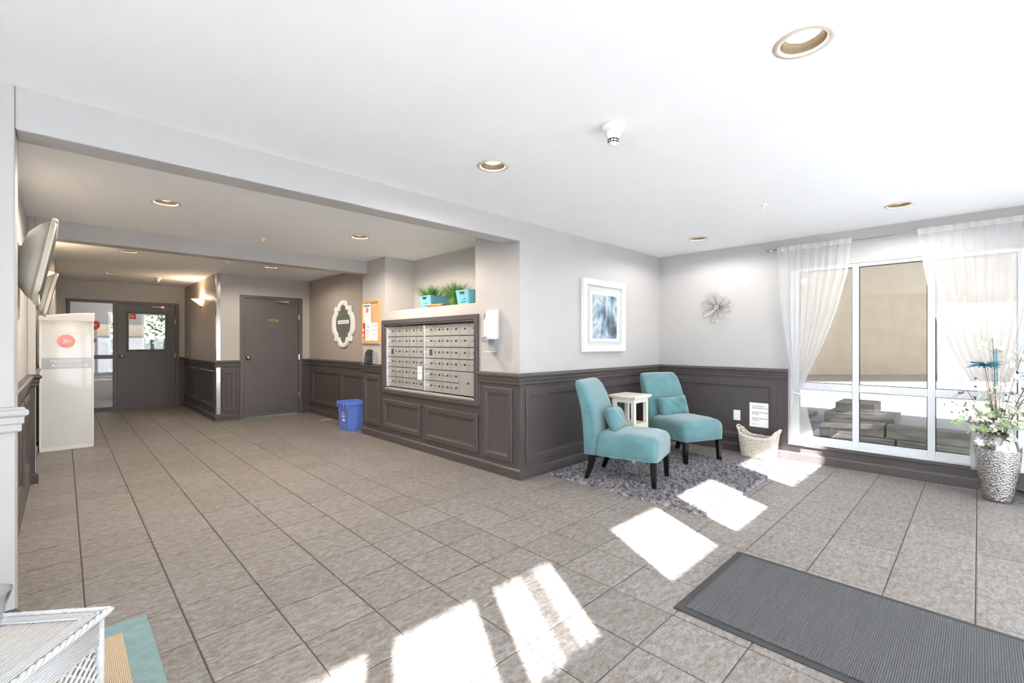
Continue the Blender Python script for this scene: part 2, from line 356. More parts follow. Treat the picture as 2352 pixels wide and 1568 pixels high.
BASE_PROF = [(0, 0), (.022, 0), (.022, .078), (.018, .086), (.010, .094), (0, .100)]
def moulding(w, s0, s1, prof, e0, e1, name, parent, mat='dark'):
    """profile swept along a wall; e = 1 outside corner, -1 inside corner, 0 square end"""
    a = [w.p(s0 - e0 * d, d, z) for d, z in prof]; b = [w.p(s1 + e1 * d, d, z) for d, z in prof]
    mb = MB(); mb.loops([a, b], True, True, True); return mb.build(name, mat, parent)
def dado(w, s0, s1, parent, z0=0.0, z1=0.9, th=0.004, mat='dark'):
    mb = MB(); mb.box(s0, s1, 0, th, z0, z1, fn=w.p); return mb.build('wainscot_board', mat, parent)
def struct(name, mb, mat, label, cat, bevel=0.0, smooth=False):
    o = mb.build(name, mat, None, bevel, smooth); return tag(o, label, cat, None, 'structure')

# ------------------------------------------------------------------ key planes of the place
XW, XM, YP = 5.72, 3.05, 3.01        # window wall, mailbox wall, picture wall / first beam
ZC = 2.43                            # ceiling
YB2, YD2, YD1 = 6.03, 8.75, 11.5     # second beam, store door wall, glazed door wall
XMIR, XSC, XL, XL2 = 3.28, 1.79, -0.235, -0.09
YS, XWEST = -1.2, -2.6               # wall behind the camera, far left wall
ZT = 2.75                            # top of walls

# ------------------------------------------------------------------ floor
fl = MB(); fl.box(XWEST - .1, XW + .1, YS - .1, YP + .2, -.14, -.006).box(XL - .1, XMIR + .3, YP + .2, YD2 + .1, -.14, -.006).box(XL2 - .1, XSC + .1, YD2 + .1, YD1 + .1, -.14, -.006)
floor = struct('floor', fl, 'grout', 'grey slate look tiled floor of the lobby and hall', 'floor')
xs = [0.073 + .332 * k for k in range(-9, 6)] + [1.733 + (3.65 - 1.733) / 6 * k for k in range(1, 7)] + [3.65 + .333 * k for k in range(1, 8)]
ys = [0.013 + .3334 * k for k in range(-4, 5)] + [1.68 + .343 * k for k in range(0, 30)]
def proj(x, y, z=0):
    ca, sa = math.cos(YAW), math.sin(YAW)
    w_ = x * ca + y * sa; r = x * sa - y * ca
    if w_ < .15: return None
    return CX + F_PX * r / w_, HOR - F_PX * (z - CAM_H) / w_
cells = []
for i in range(len(xs) - 1):
    for j in range(len(ys) - 1):
        x0, x1, y0, y1 = xs[i], xs[i + 1], ys[j], ys[j + 1]
        if y0 < YP: lo, hi = XWEST, XW
        elif y0 < YD2: lo, hi = XL, (XM if y1 < 6.2 else XMIR)
        else: lo, hi = XL2, XSC
        cx0, cx1 = max(x0, lo - .01), min(x1, hi + .01)
        cy0, cy1 = max(y0, YS), min(y1, YD1 + .02)
        if cx1 - cx0 < .03 or cy1 - cy0 < .03: continue
        ps = [proj(*q) for q in ((cx0, cy0), (cx1, cy0), (cx1, cy1), (cx0, cy1))]
        area = 0
        if all(ps):
            if any(-60 < p[0] < 2412 and p[1] < 1640 for p in ps):
                area = abs(sum(ps[k][0] * ps[(k + 1) % 4][1] - ps[(k + 1) % 4][0] * ps[k][1] for k in range(4))) / 2
        cells.append((area, cx0, cx1, cy0, cy1))
cells.sort(key=lambda c: -c[0])
def tile_geo(mb, hx, hy, cx=0, cy=0):
    g = .0028; c = .0035; t = .006
    def R(h1, h2, z): return [(cx - h1, cy - h2, z), (cx + h1, cy - h2, z), (cx + h1, cy + h2, z), (cx - h1, cy + h2, z)]
    mb.loops([R(hx - g, hy - g, -t), R(hx - g, hy - g, -.0025), R(hx - g - c, hy - g - c, 0)], True, False, True)
tm = MB(); tile_geo(tm, .166, .166); tile0 = tm.build('floor_tile', 'tile', floor); tile_me = tile0.data; first = True
rest = MB(); ntile = 0
for area, x0, x1, y0, y1 in cells:
    if ntile < 300 and area > 0:
        o = tile0 if first else bpy.data.objects.new('floor_tile', tile_me)
        if not first: COL.objects.link(o); o.parent = floor
        first = False
        o.location = ((x0 + x1) / 2, (y0 + y1) / 2, 0); o.scale = ((x1 - x0) / .332, (y1 - y0) / .332, 1); ntile += 1
    else:
        tile_geo(rest, (x1 - x0) / 2, (y1 - y0) / 2, (x0 + x1) / 2, (y0 + y1) / 2)
tag(rest.build('floor_tile_field', 'tile', floor), kind='stuff')

# ------------------------------------------------------------------ ceiling with openings for the recessed lamps
LAMPS = {'L1': (2.02, 0.471), 'L2': (1.99, 2.209), 'L3': (4.99, 2.163), 'L4': (4.975, 0.465), 'H1': (0.598, 4.654), 'H2': (2.289, 4.694), 'C1': (0.584, 7.449), 'C2': (0.566, 9.958), 'C3': (2.239, 7.478)}
R_OPEN = 0.079
bm = bmesh.new()
def loop(pts):
    vs = [bm.verts.new(p) for p in pts]
    return [bm.edges.new((vs[i], vs[(i + 1) % len(vs)])) for i in range(len(vs))]
ed = loop([(XWEST - .1, YS - .1, ZC), (XW + .1, YS - .1, ZC), (XW + .1, YD1 + .1, ZC), (XWEST - .1, YD1 + .1, ZC)])
for x, y in LAMPS.values(): ed += loop([(x + R_OPEN * math.cos(2 * PI * k / 32), y + R_OPEN * math.sin(2 * PI * k / 32), ZC) for k in range(32)])
bmesh.ops.triangle_fill(bm, use_beauty=True, edges=ed)
bmesh.ops.recalc_face_normals(bm, faces=bm.faces)
me = bpy.data.meshes.new('ceiling'); bm.to_mesh(me); bm.free()
up = MB(); up.v = [tuple(v.co) for v in me.vertices]; up.f = [tuple(p.vertices) for p in me.polygons]
up.box(XWEST - .2, XW + .2, YS - .2, YD1 + .2, ZT - .05, ZT + .1)
ceiling = up.build('ceiling', 'ceil'); tag(ceiling, 'flat white painted ceiling with recessed lamps', 'ceiling', None, 'structure')

# ------------------------------------------------------------------ walls
# picture wall
w = MB(); w.box(3.5, XW, YP, YP + .1, 0, ZT); wallN = struct('wall_north', w, 'wall', 'pale grey wall carrying the framed picture above charcoal wainscot', 'wall')
WN = Wall((XM, YP), (1, 0), (0, -1))
dado(WN, 0, XW - XM, wallN); panel(WN, .07, 2.58, .155, .838, wallN)
moulding(WN, 0, XW - XM, RAIL_PROF, 1, -1, 'chair_rail', wallN); moulding(WN, 0, XW - XM, BASE_PROF, 1, -1, 'base_moulding', wallN)

# window wall
WY0, WY1, WZ0, WZ1 = -0.82, 1.462, 0.195, 2.09
w = MB(); w.box(XW, XW + .12, WY1, YP + .1, 0, ZT).box(XW, XW + .12, WY0, WY1, 0, WZ0).box(XW, XW + .12, WY0, WY1, WZ1, ZT).box(XW, XW + .12, YS, WY0, 0, ZT)
wallE = struct('wall_east', w, 'wall', 'pale grey window wall with the wire flower and charcoal wainscot', 'wall')
WE = Wall((XW, YP), (0, -1), (-1, 0))
dado(WE, 0, YP - 1.478, wallE); dado(WE, YP - 1.478, YP - YS, wallE, 0, WZ0 - .012)
panel(WE, .085, YP - 1.60, .155, .838, wallE)
moulding(WE, 0, YP - 1.478, RAIL_PROF, -1, 0, 'chair_rail', wallE); moulding(WE, 0, YP - YS, BASE_PROF, -1, 0, 'base_moulding', wallE)
sl = MB(); sl.box(XW - .03, XW + .02, WY0 - .02, WY1 + .02, WZ0 - .03, WZ0); sl.build('window_stool', 'dark', wallE, .004)

# mailbox wall: two piers, niche and recess
NY0, NY1, ZSH = 3.655, 5.52, 1.70
MBY0, MBY1, MBZ0, MBZ1 = 3.655, 5.525, 0.70, 1.515
w = MB(); w.box(XM, 3.5, YP + .0, NY0, 0, ZT).box(XM, 3.5, NY1, 6.16, 0, ZT).box(XM, 3.5, NY0, NY1, 0, MBZ0).box(XM, 3.5, NY0, NY1, MBZ1, ZSH).box(XM + .16, 3.5, NY0, NY1, MBZ0, MBZ1).box(3.5, 3.62, YP + .1, 6.3, 0, ZT)
wallM = struct('wall_mailbox', w, 'wall', 'pale grey wall with mailbox recess and planter niche', 'wall')
WM = Wall((XM, YP), (0, 1), (-1, 0))
dado(WM, 0, .575, wallM); dado(WM, .575, 2.56, wallM, 0, .64); dado(WM, 2.56, 3.15, wallM)
moulding(WM, 0, .575, RAIL_PROF, 1, 0, 'chair_rail', wallM); moulding(WM, 2.575, 3.15, RAIL_PROF, 0, 0, 'chair_rail', wallM)
moulding(WM, 0, 3.15, BASE_PROF, 1, 0, 'base_moulding', wallM)
panel(WM, .09, .51, .145, .845, wallM); panel(WM, .59, 1.555, .155, .545, wallM); panel(WM, 1.64, 2.54, .165, .545, wallM); panel(WM, 2.63, 3.085, .165, .845, wallM)

# hall: first beam and left pier
w = MB(); w.box(XWEST, -0.155, YP, YP + .185, 0, ZT).box(-.155, XM + .01, YP, YP + .185, 2.236, ZT)
wallB = struct('wall_beam', w, 'wall', 'pale grey beam and left pier of the hall opening', 'wall', .008)
WB = Wall((XWEST, YP), (1, 0), (0, -1)); Lb = -0.155 - XWEST
dado(WB, 0, Lb, wallB); moulding(WB, 0, Lb, RAIL_PROF, 0, 1, 'chair_rail', wallB, 'wall'); moulding(WB, 0, Lb, BASE_PROF, 0, 1, 'base_moulding', wallB)
bpy.data.objects.remove([c for c in wallB.children if c.name.startswith('wainscot_board')][0])
dado(WB, 0, Lb, wallB, mat='wall'); panel(WB, Lb - 1.3, Lb - .1, .155, .838, wallB, 'wall')
# left hall wall
w = MB(); w.box(XL - .12, XL, YP + .185, YD2, 0, ZT).box(XL, -0.185, YB2, YB2 + .185, 0, ZT)
wallL = struct('wall_west', w, 'wall', 'pale grey left wall of the hall with wainscot', 'wall', .006)
WL = Wall((XL, YD2), (0, -1), (1, 0)); L0 = YD2 - YB2 - .185; L1 = YD2 - YB2; L2 = YD2 - YP - .185
dado(WL, 0, L0, wallL); dado(WL, L1, L2, wallL)
moulding(WL, L1, L2, RAIL_PROF, -1, 0, 'chair_rail', wallL); moulding(WL, 0, L0, RAIL_PROF, -1, -1, 'chair_rail', wallL)
moulding(WL, L1, L2, BASE_PROF, -1, 0, 'base_moulding', wallL); moulding(WL, 0, L0, BASE_PROF, -1, -1, 'base_moulding', wallL)
for a in range(3): panel(WL, L1 + .08 + a * .92, L1 + .08 + a * .92 + .84, .155, .838, wallL)
WP2 = Wall((XL, YB2), (1, 0), (0, -1))
dado(WP2, 0, .05, wallL); moulding(WP2, 0, .05, RAIL_PROF, -1, 1, 'chair_rail', wallL); moulding(WP2, 0, .05, BASE_PROF, -1, 1, 'base_moulding', wallL)
# second beam
w = MB(); w.box(-.185, XM + .06, YB2, YB2 + .185, 2.258, ZT); struct('trim_1', w, 'wall', 'pale grey beam crossing the hall before the door', 'beam', .004)
# mirror wall
w = MB(); w.box(XMIR, XMIR + .12, 6.16, YD2 + .1, 0, ZT); wallH = struct('wall_hall', w, 'wall_dim', 'shade-toned grey hall wall with the quatrefoil plaque', 'wall')
WH = Wall((XMIR, 6.16), (0, 1), (-1, 0)); LH = YD2 - 6.16
dado(WH, 0, LH, wallH); moulding(WH, 0, LH, RAIL_PROF, 0, -1, 'chair_rail', wallH); moulding(WH, 0, LH, BASE_PROF, 0, -1, 'base_moulding', wallH)
panel(WH, .12, 1.22, .20, .815, wallH); panel(WH, 1.31, 2.44, .20, .815, wallH)
# store door wall
DX0, DX1, DZ = 2.182, 3.09, 2.055
w = MB(); w.box(XSC, DX0 - .05, YD2, YD2 + .12, 0, ZT).box(DX1 + .05, XMIR, YD2, YD2 + .12, 0, ZT).box(DX0 - .05, DX1 + .05, YD2, YD2 + .12, DZ + .045, ZT)
wallD = struct('wall_door', w, 'wall', 'pale grey end wall around the plain grey door', 'wall')
WD = Wall((XSC, YD2), (1, 0), (0, -1))
for s0, s1, e0, e1 in ((0, DX0 - .05 - XSC, 1, 0), (DX1 + .05 - XSC, XMIR - XSC, 0, -1)):
    dado(WD, s0, s1, wallD); moulding(WD, s0, s1, RAIL_PROF, e0, e1, 'chair_rail', wallD); moulding(WD, s0, s1, BASE_PROF, e0, e1, 'base_moulding', wallD)
panel(WD, .075, .275, .16, .84, wallD)
# sconce wall
w = MB(); w.box(XSC, XSC + .12, YD2 + .12, YD1 + .1, 0, ZT); wallS = struct('wall_corridor', w, 'wall_dim', 'shade-toned grey corridor wall lit by the shell sconce', 'wall')
WS = Wall((XSC, YD2), (0, 1), (-1, 0)); LS = YD1 - YD2
dado(WS, 0, LS, wallS); moulding(WS, 0, LS, RAIL_PROF, 1, -1, 'chair_rail', wallS); moulding(WS, 0, LS, BASE_PROF, 1, -1, 'base_moulding', wallS)
panel(WS, .10, 1.18, .20, .82, wallS); panel(WS, 1.30, 2.60, .20, .82, wallS)
# left return and corridor left wall
w = MB(); w.box(XL - .12, XL2, YD2, YD1 + .1, 0, ZT); wallC = struct('wall_return', w, 'wall', 'pale grey return wall left of the glazed door', 'wall')
WR = Wall((XL, YD2), (1, 0), (0, -1)); dado(WR, 0, XL2 - XL, wallC); moulding(WR, 0, XL2 - XL, RAIL_PROF, -1, 1, 'chair_rail', wallC); moulding(WR, 0, XL2 - XL, BASE_PROF, -1, 1, 'base_moulding', wallC)
# steel corner guards
def corner_guard(name, x, sx, label):
    mb = MB(); y = YD2
    t = .004
    a = (x - sx * .002, y - .0335)                  # outside corner sits just proud of dado
    mb.box(min(x, x + sx * .055), max(x, x + sx * .055), y - .0075, y - .005, .11, .88)
    mb.box(min(x, x + sx * .055), max(x, x + sx * .055), y - .004, y - .001, 1.0, ZC)
    mb.box(min(x - sx * .0035, x), max(x - sx * .0035, x), y - .004, y + .05, 1.0, ZC)
    mb.box(min(x - sx * .0075, x - sx * .005), max(x - sx * .0075, x - sx * .005), y - .0075, y + .05, .11, .88)
    o = struct(name, mb, 'steel', label, 'corner guard'); return o
corner_guard('trim_2', XSC, 1, 'tall polished steel corner guard beside the sconce wall')
corner_guard('trim_3', XL2, -1, 'tall polished steel corner guard behind the wall display')
# glazed door wall
GX0, GX1 = 0.035, 1.69
w = MB(); w.box(XL2, GX0, YD1, YD1 + .12, 0, ZT).box(GX1, XSC, YD1, YD1 + .12, 0, ZT).box(GX0, GX1, YD1, YD1 + .12, 2.085, ZT)
wallG = struct('wall_end', w, 'wall', 'grey end wall around the glazed exit door', 'wall')
WG = Wall((XL2, YD1), (1, 0), (0, -1)); dado(WG, GX1 - XL2, XSC - XL2, wallG); moulding(WG, GX1 - XL2, XSC - XL2, RAIL_PROF, 0, -1, 'chair_rail', wallG)
# far left wall of the lounge and the wall behind the camera
VY0, VY1, VZ0, VZ1 = -1.1, .66, .20, 2.2
w = MB(); w.box(XWEST - .1, XWEST, YS, VY0, 0, ZT).box(XWEST - .1, XWEST, VY1, YP + .1, 0, ZT).box(XWEST - .1, XWEST, VY0, VY1, 0, VZ0).box(XWEST - .1, XWEST, VY0, VY1, VZ1, ZT)
wallW = struct('wall_lounge', w, 'wall', 'pale grey far left wall of the lounge with a window and added diffusing shade', 'wall')
mb = MB(); mb.box(XWEST - .055, XWEST - .051, VY0, VY1, VZ0, VZ1); mb.build('added_diffuser_shade', 'diffuser_west', wallW)  # unseen shade added to spread sunlight towards the hall
CLEAR = [(-1.15, -.80), (-.72, -.23), (-.14, .335), (.945, 1.615), (1.875, 2.60), (3.25, 4.36)]
LOWER = [(-2.3, -1.3), (-1.15, -.23), (-.14, .335), (.41, .87), (.945, 1.615), (1.875, 2.60), (2.7, 3.15), (3.25, 4.36), (4.5, 5.5)]
ZB0, ZB1, ZB2, ZB3 = .12, 1.525, 1.575, 2.03
w = MB(); edges = sorted(set([XWEST, XW] + [e for c in LOWER for e in c]))
w.box(XWEST, XW, YS - .1, YS, 0, ZB0).box(XWEST, XW, YS - .1, YS, ZB1, ZB2).box(XWEST, XW, YS - .1, YS, ZB3, ZT)
px = XWEST
for a, b in LOWER: w.box(px, a, YS - .1, YS, ZB0, ZB1); px = b
w.box(px, XW, YS - .1, YS, ZB0, ZB1)
px = XWEST
for a, b in CLEAR: w.box(px, a, YS - .1, YS, ZB2, ZB3); px = b
w.box(px, XW, YS - .1, YS, ZB2, ZB3)
wallSo = struct('wall_south', w, 'wall', 'entrance wall with added diffusing shades and clear upper panes', 'wall')
for k, (a, b) in enumerate(LOWER):
    mb = MB(); mb.box(a, b, YS - .055, YS - .051, ZB0, ZB1); mb.build('added_diffuser_shade', 'shade', wallSo)  # unseen shades added as sunlit diffusers for the lounge
# sheer strips hanging in two of the clear upper panes
def sheer_strip(x0, x1):
    mb = MB(); n = 8
    mb.loops([[(x0 + (x1 - x0) * i / n, YS - .02 + .008 * math.sin(i * 2.2), z) for i in range(n + 1)] for z in (ZB2, ZB3 - .02)], False, False, False)
    mb.build('sheer_strip', 'sheer_hem', wallSo)
for a, b in ((-.055, -.035), (.005, .022), (.085, .20), (.225, .245), (.285, .295), (3.33, 3.345), (3.40, 3.43), (3.50, 3.54), (3.60, 3.615), (3.80, 3.84), (-1.02, -.97)): sheer_strip(a, b)

# ------------------------------------------------------------------ front window
win = tag(thing('window_1', 'white vinyl window with upper and lower panes behind sheer curtains', 'window', (XW + .05, 0, 0)), kind='structure')
O = (XW + .05, 0, 0)
fx0, fx1 = XW + .01, XW + .075
def wbox(name, y0, y1, z0, z1, x0=fx0, x1=fx1, mat='pvc', bev=.004, parent=win):
    mb = MB(); mb.box(x0, x1, y0, y1, z0, z1); return mb.build(name, mat, parent, bev, origin=O)
YM = [WY1, 1.385, .904, .85, .336, .283, -.228, -.281, WY0 + .05, WY0]
wbox('jamb', 1.375, WY1, WZ0, WZ1); wbox('jamb', WY0, WY0 + .05, WZ0, WZ1)
for a, b in ((.85, .904), (.283, .336), (-.281, -.228)): wbox('mullion', a, b, WZ0, WZ1)
for a, b in ((.904, 1.375), (.336, .85), (-.228, .283), (WY0 + .05, -.281)):
    wbox('transom', a, b, .782, .856); wbox('head', a, b, 2.052, WZ1); wbox('sill_rail', a, b, WZ0, .282)
    for z0, z1 in ((.282, .782), (.856, 2.052)):
        mb = MB(); mb.box(XW + .04, XW + .046, a, b, z0, z1); mb.build('pane', 'pane', win, 0, origin=O)
        g = MB(); ww = Wall((XW + .038, b), (0, -1), (-1, 0)); frame_loops(g, ww, 0, b - a, z0, z1, [(0, 0), (0, .004), (.006, .004), (.006, 0)]); g.build('gasket', 'blackgap', win, 0, origin=O)
sl = MB(); sl.box(XW - .025, XW + .009, WY0, WY1, WZ0 + .002, WZ0 + .03); sl.build('sill_board', 'pvc', win, .004, origin=O)
lk = MB(); lk.box(XW - .006, XW + .012, .60, .84, .79, .85); lk.build('sash_lock', 'plastic_white', win, .004, origin=O)

# ------------------------------------------------------------------ outdoors beyond the window
g = MB(); g.box(XW + .12, 7.0, -40, 40, -.3, -.12); struct('floor_yard', g, 'concrete', 'pale concrete strip outside the window', 'ground')
g = MB(); g.box(6.98, 60, -50, 40, -.4, .27); struct('floor_lot', g, 'concrete', 'sunlit pale lot beyond the timber wall', 'ground')
g = MB(); g.box(-40, XWEST - .2, -40, 40, -.3, -.15).box(XWEST - .2, XW + .12, -40, YS - .2, -.3, -.15).box(XWEST - .2, XW + .12, 15.5, 40, -.3, -.15); struct('floor_ground', g, 'concrete', 'pale paving around the building', 'ground')
g = MB(); g.box(XW, XW + .14, -9, YS - .1, -.3, 3.3).box(-3.4, XW + .14, YD1 + .3, YD1 + .42, 2.8, 3.3); struct('wall_sun_blocker', g, 'stucco', 'unseen wing wall added to shade the timbers outside the window', 'wall')  # wing wall out of view, added to block sun from the timbers
tw = thing('timber_wall', 'low retaining wall of stacked weathered grey timbers outside the window', 'retaining wall', (6.75, 0, -.12))
for c in range(3):
    for k, (y0, y1) in enumerate(((-4.0, -1.62 + c * .25), (-1.6 + c * .25, .55 + c * .1), (.57 + c * .1, 1.62 - c * .16))):
        mb = MB(); mb.box(-.12 + c * .07, .10 + c * .07, y0, y1, c * .152, c * .152 + .147); mb.build('timber', 'timber', tw, .008)
for k in range(3):
    mb = MB(); mb.box(-.02, .9, 1.62 + k * .0 - .02, 1.80, k * .152, k * .152 + .147); mb.build('timber', 'timber', tw, .008)
tb = thing('timber_step', 'short stacked timber step at the end of the retaining wall', 'step', (7.12, 1.15, .27))
for k in range(2):
    mb = MB(); mb.box(-.1 + .1 * k, .55, -.45 + k * .2, .25 - k * .1, k * .13, k * .13 + .125); mb.build('timber', 'timber', tb, .008)
# building across the lot, under an added shading canopy
bd = thing('building', 'beige stucco building with added shading canopy across the sunlit lot', 'building', (19.5, 1.5, .27), math.radians(135))
mb = MB(); mb.box(-8, 8, -.3, 0, 0, 7); mb.build('wall', 'stucco', bd)
mb = MB(); mb.box(-8, 8, 0, 9, 3.75, 4.0); mb.build('canopy', 'stucco', bd)  # roof slab added to keep the stucco wall out of the sun

# ------------------------------------------------------------------ vestibule behind the glazed door
v = MB(); v.box(-.9, 2.5, 14.0, 14.1, 0, .62).box(-.9, 2.5, 14.0, 14.1, 2.0, ZT).box(-.9, .72, 14.0, 14.1, .62, 2.0).box(.98, 1.32, 14.0, 14.1, .62, 2.0).box(1.98, 2.5, 14.0, 14.1, .62, 2.0).box(-1, -.9, YD1 + .1, 14.1, 0, ZT).box(2.5, 2.6, YD1 + .1, 14.1, 0, ZT).box(-1, 2.6, YD1 + .12, 14.1, 2.42, 2.52).box(-1, XL2, YD1 + .06, YD1 + .12, 0, ZT).box(XSC, 2.6, YD1 + .06, YD1 + .12, 0, ZT)
struct('wall_vestibule', v, 'wall', 'pale vestibule walls seen through the glazed door', 'wall')
v = MB(); v.box(-1, 2.6, YD1 + .1, 14.1, -.14, -.002); struct('floor_vestibule', v, 'concrete', 'pale vestibule floor beyond the glazed door', 'floor')
for k, (a, b) in enumerate(((.72, .98), (1.32, 1.98))):
    o = tag(thing('window_%d' % (k + 2), 'white framed vestibule window facing the hedge', 'window', (a, 14.0, .62)), kind='structure')
    mb = MB(); ww = Wall((a, 14.0), (1, 0), (0, -1)); frame_loops(mb, ww, 0, b - a, .62, 2.0, [(0, -.05), (0, .03), (.05, .03), (.05, -.05)]); mb.build('window_frame', 'pvc', o, 0, origin=(a, 14.0, .62))
    mb = MB(); mb.box(a + .03, b - .03, 14.02, 14.026, .65, 1.97); mb.build('pane', 'pane_clear', o, 0, origin=(a, 14.0, .62))
    mb = MB(); mb.box(a + .04, b - .04, 13.985, 14.01, 1.07, 1.13); mb.build('transom', 'pvc', o, 0, origin=(a, 14.0, .62))
t = thing('added_globe', 'round white ceiling light added to brighten the vestibule', 'ceiling light', (.9, 12.8, 2.42))  # lamp added to lift the light in the vestibule
m = MB(); m.lathe([(.15, 0), (.15, -.02), (.13, -.06), (.07, -.09), (.001, -.1)], 28); m.build('diffuser', 'lamp', t, 0, True)
m = MB(); m.lathe([(.16, 0), (.16, -.018), (.151, -.018)], 28); m.build('rim', 'whitepaint', t, 0, True)
ld = bpy.data.lights.new('globe_fill_light', 'POINT'); ld.energy = 8; ld.shadow_soft_size = .1; lo = bpy.data.objects.new('globe_fill_light', ld); COL.objects.link(lo); lo.parent = t; lo.location = (0, 0, -.22)
hd = MB()
random.seed(3)
for k in range(2600):
    x = random.uniform(-1.5, 5.0); z = random.uniform(.0, 3.2); y = 16.2 + random.uniform(-.25, .25) - .12 * math.sin(x * 3 + z * 4)
    a = random.uniform(0, 2 * PI); t = random.uniform(-.8, .8); s = random.uniform(.05, .1)
    u = Vector((math.cos(a), math.sin(t) * .5, math.sin(a))) * s; q = Vector((-math.sin(a), -.5, math.cos(a))) * s * .6
    c = Vector((x, y, z)); hd.add([c - u, c - q, c + u, c + q], [(0, 1, 2, 3)])
hd.box(-1.5, 5.0, 16.4, 16.7, -.15, 3.1)
tag(hd.build('hedge', 'hedge'), 'green leafy hedge outside the vestibule windows', 'hedge', None, 'stuff')

# ------------------------------------------------------------------ recessed lamps, detectors, sprinklers
def downlight(x, y, label, group, watts, warm):
    t = thing('recessed_lamp', label, 'ceiling light', (x, y, ZC), 0, group)
    lens = 'lamp_warm' if warm else 'lamp'
    r = MB(); n = 40
    r.lathe([(.077, .002), (.079, -.003), (.088, -.006), (.100, -.004), (.102, .0)], n, cap0=False, cap1=False); r.build('trim_ring', 'trim_ring', t, 0, True)
    b = MB(); prof = []
    for k in range(9):
        z = .002 + k * .0036; rr = .077 - k * .0018
        prof += [(rr, z), (rr - .0012, z + .0012)]
    b.lathe(prof, n, cap0=False, cap1=False); b.build('baffle', 'baffle', t, 0, False)
    m = MB(); m.lathe([(.0005, .016), (.03, .019), (.050, .027), (.061, .034), (.0615, .05)], n, cap0=False); m.build('bulb', lens, t, 0, True)
    ld = bpy.data.lights.new('lamp_light', 'SPOT'); ld.energy = watts; ld.spot_size = math.radians(172); ld.spot_blend = .35; ld.shadow_soft_size = .05
    ld.color = (1.0, .86, .70) if warm else (1.0, .97, .93)
    lo = bpy.data.objects.new('lamp_light', ld); COL.objects.link(lo); lo.parent = t; lo.location = (0, 0, -.015)
    return t
downlight(*LAMPS['L1'], 'recessed ceiling lamp above the ribbed entrance mat', 'lounge recessed lamps', LAMP_W, False)
downlight(*LAMPS['L2'], 'recessed ceiling lamp nearest the beam and smoke detector', 'lounge recessed lamps', LAMP_W, False)
downlight(*LAMPS['L3'], 'recessed ceiling lamp near the corner above the armchairs', 'lounge recessed lamps', LAMP_W, False)
downlight(*LAMPS['L4'], 'recessed ceiling lamp by the window above the curtain rod', 'lounge recessed lamps', LAMP_W, False)
downlight(*LAMPS['H1'], 'recessed ceiling lamp between the beams by the left hall wall', 'hall recessed lamps', HALL_W * 1.8, True)
downlight(*LAMPS['H2'], 'recessed ceiling lamp between the beams near the planter niche', 'hall recessed lamps', HALL_W * 1.8, True)
downlight(*LAMPS['C1'], 'recessed ceiling lamp beyond the beam above the parcel locker', 'hall recessed lamps', HALL_W * .5, True)
downlight(*LAMPS['C2'], 'recessed ceiling lamp before the glazed door', 'hall recessed lamps', HALL_W * .2, True)
downlight(*LAMPS['C3'], 'recessed ceiling lamp before the plain grey door', 'hall recessed lamps', HALL_W * .8, True)
def detector(x, y, label, sc=1.0):
    t = thing('smoke_detector', label, 'smoke detector', (x, y, ZC)); t.scale = (sc, sc, sc)
    b = MB(); b.lathe([(.060, 0), (.061, -.012), (.056, -.026), (.048, -.03)], 32, cap0=True); b.build('base', 'plastic_white', t, 0, True)
    b = MB(); b.lathe([(.047, -.029), (.042, -.045), (.030, -.066), (.029, -.070)], 32); b.build('body', 'plastic_white', t, 0, True)
    for r in range(2):
        for k in range(10):
            a = 2 * PI * k / 10; z = -.074 - r * .012; rr = .0275 - r * .002
            b = MB(); b.tube([(rr * math.cos(a + q), rr * math.sin(a + q), z) for q in (-.2, 0, .2)], .0035, 4); b.build('vent_slot', 'blackgap', t)
    b = MB(); b.lathe([(.025, -.068), (.024, -.094), (.022, -.096), (.012, -.102), (.004, -.103)], 24); b.build('sensor_cap', 'plastic_white', t, 0, True)
    for r in range(2):
        b = MB(); rr = .0285 - r * .002; z = -.080 - r * .0115
        b.tube([(rr * math.cos(2 * PI * k / 24), rr * math.sin(2 * PI * k / 24), z) for k in range(24)], .0016, 4, True); b.build('vent_ring', 'plastic_white', t)
detector(2.083, 1.358, 'white conical smoke detector on the lounge ceiling')
detector(1.188, 10.119, 'small smoke detector on the corridor ceiling before the glazed door', .8)
def sprinkler(x, y, label):
    t = thing('sprinkler', label, 'sprinkler', (x, y, ZC), 0, 'ceiling sprinklers')
    b = MB(); b.lathe([(.034, 0), (.032, -.004), (.012, -.007)], 20); b.build('escutcheon', 'plastic_white', t, 0, True)
    b = MB(); b.tube([(0, 0, -.004), (0, 0, -.014)], .008, 8).tube([(-.008, 0, -.01), (-.009, 0, -.022), (0, 0, -.032)], .0022, 5).tube([(.008, 0, -.01), (.009, 0, -.022), (0, 0, -.032)], .0022, 5); b.build('head', 'plastic_white', t)
    b = MB(); b.lathe([(.014, -.031), (.014, -.034), (.002, -.036)], 14); b.build('deflector', 'plastic_white', t)
sprinkler(4.154, 1.253, 'white sprinkler head on the lounge ceiling'); sprinkler(1.568, 5.516, 'white sprinkler head between the two hall beams')
sprinkler(1.652, 7.385, 'white sprinkler head beyond the second beam'); sprinkler(.827, 11.109, 'white sprinkler head just before the glazed door')

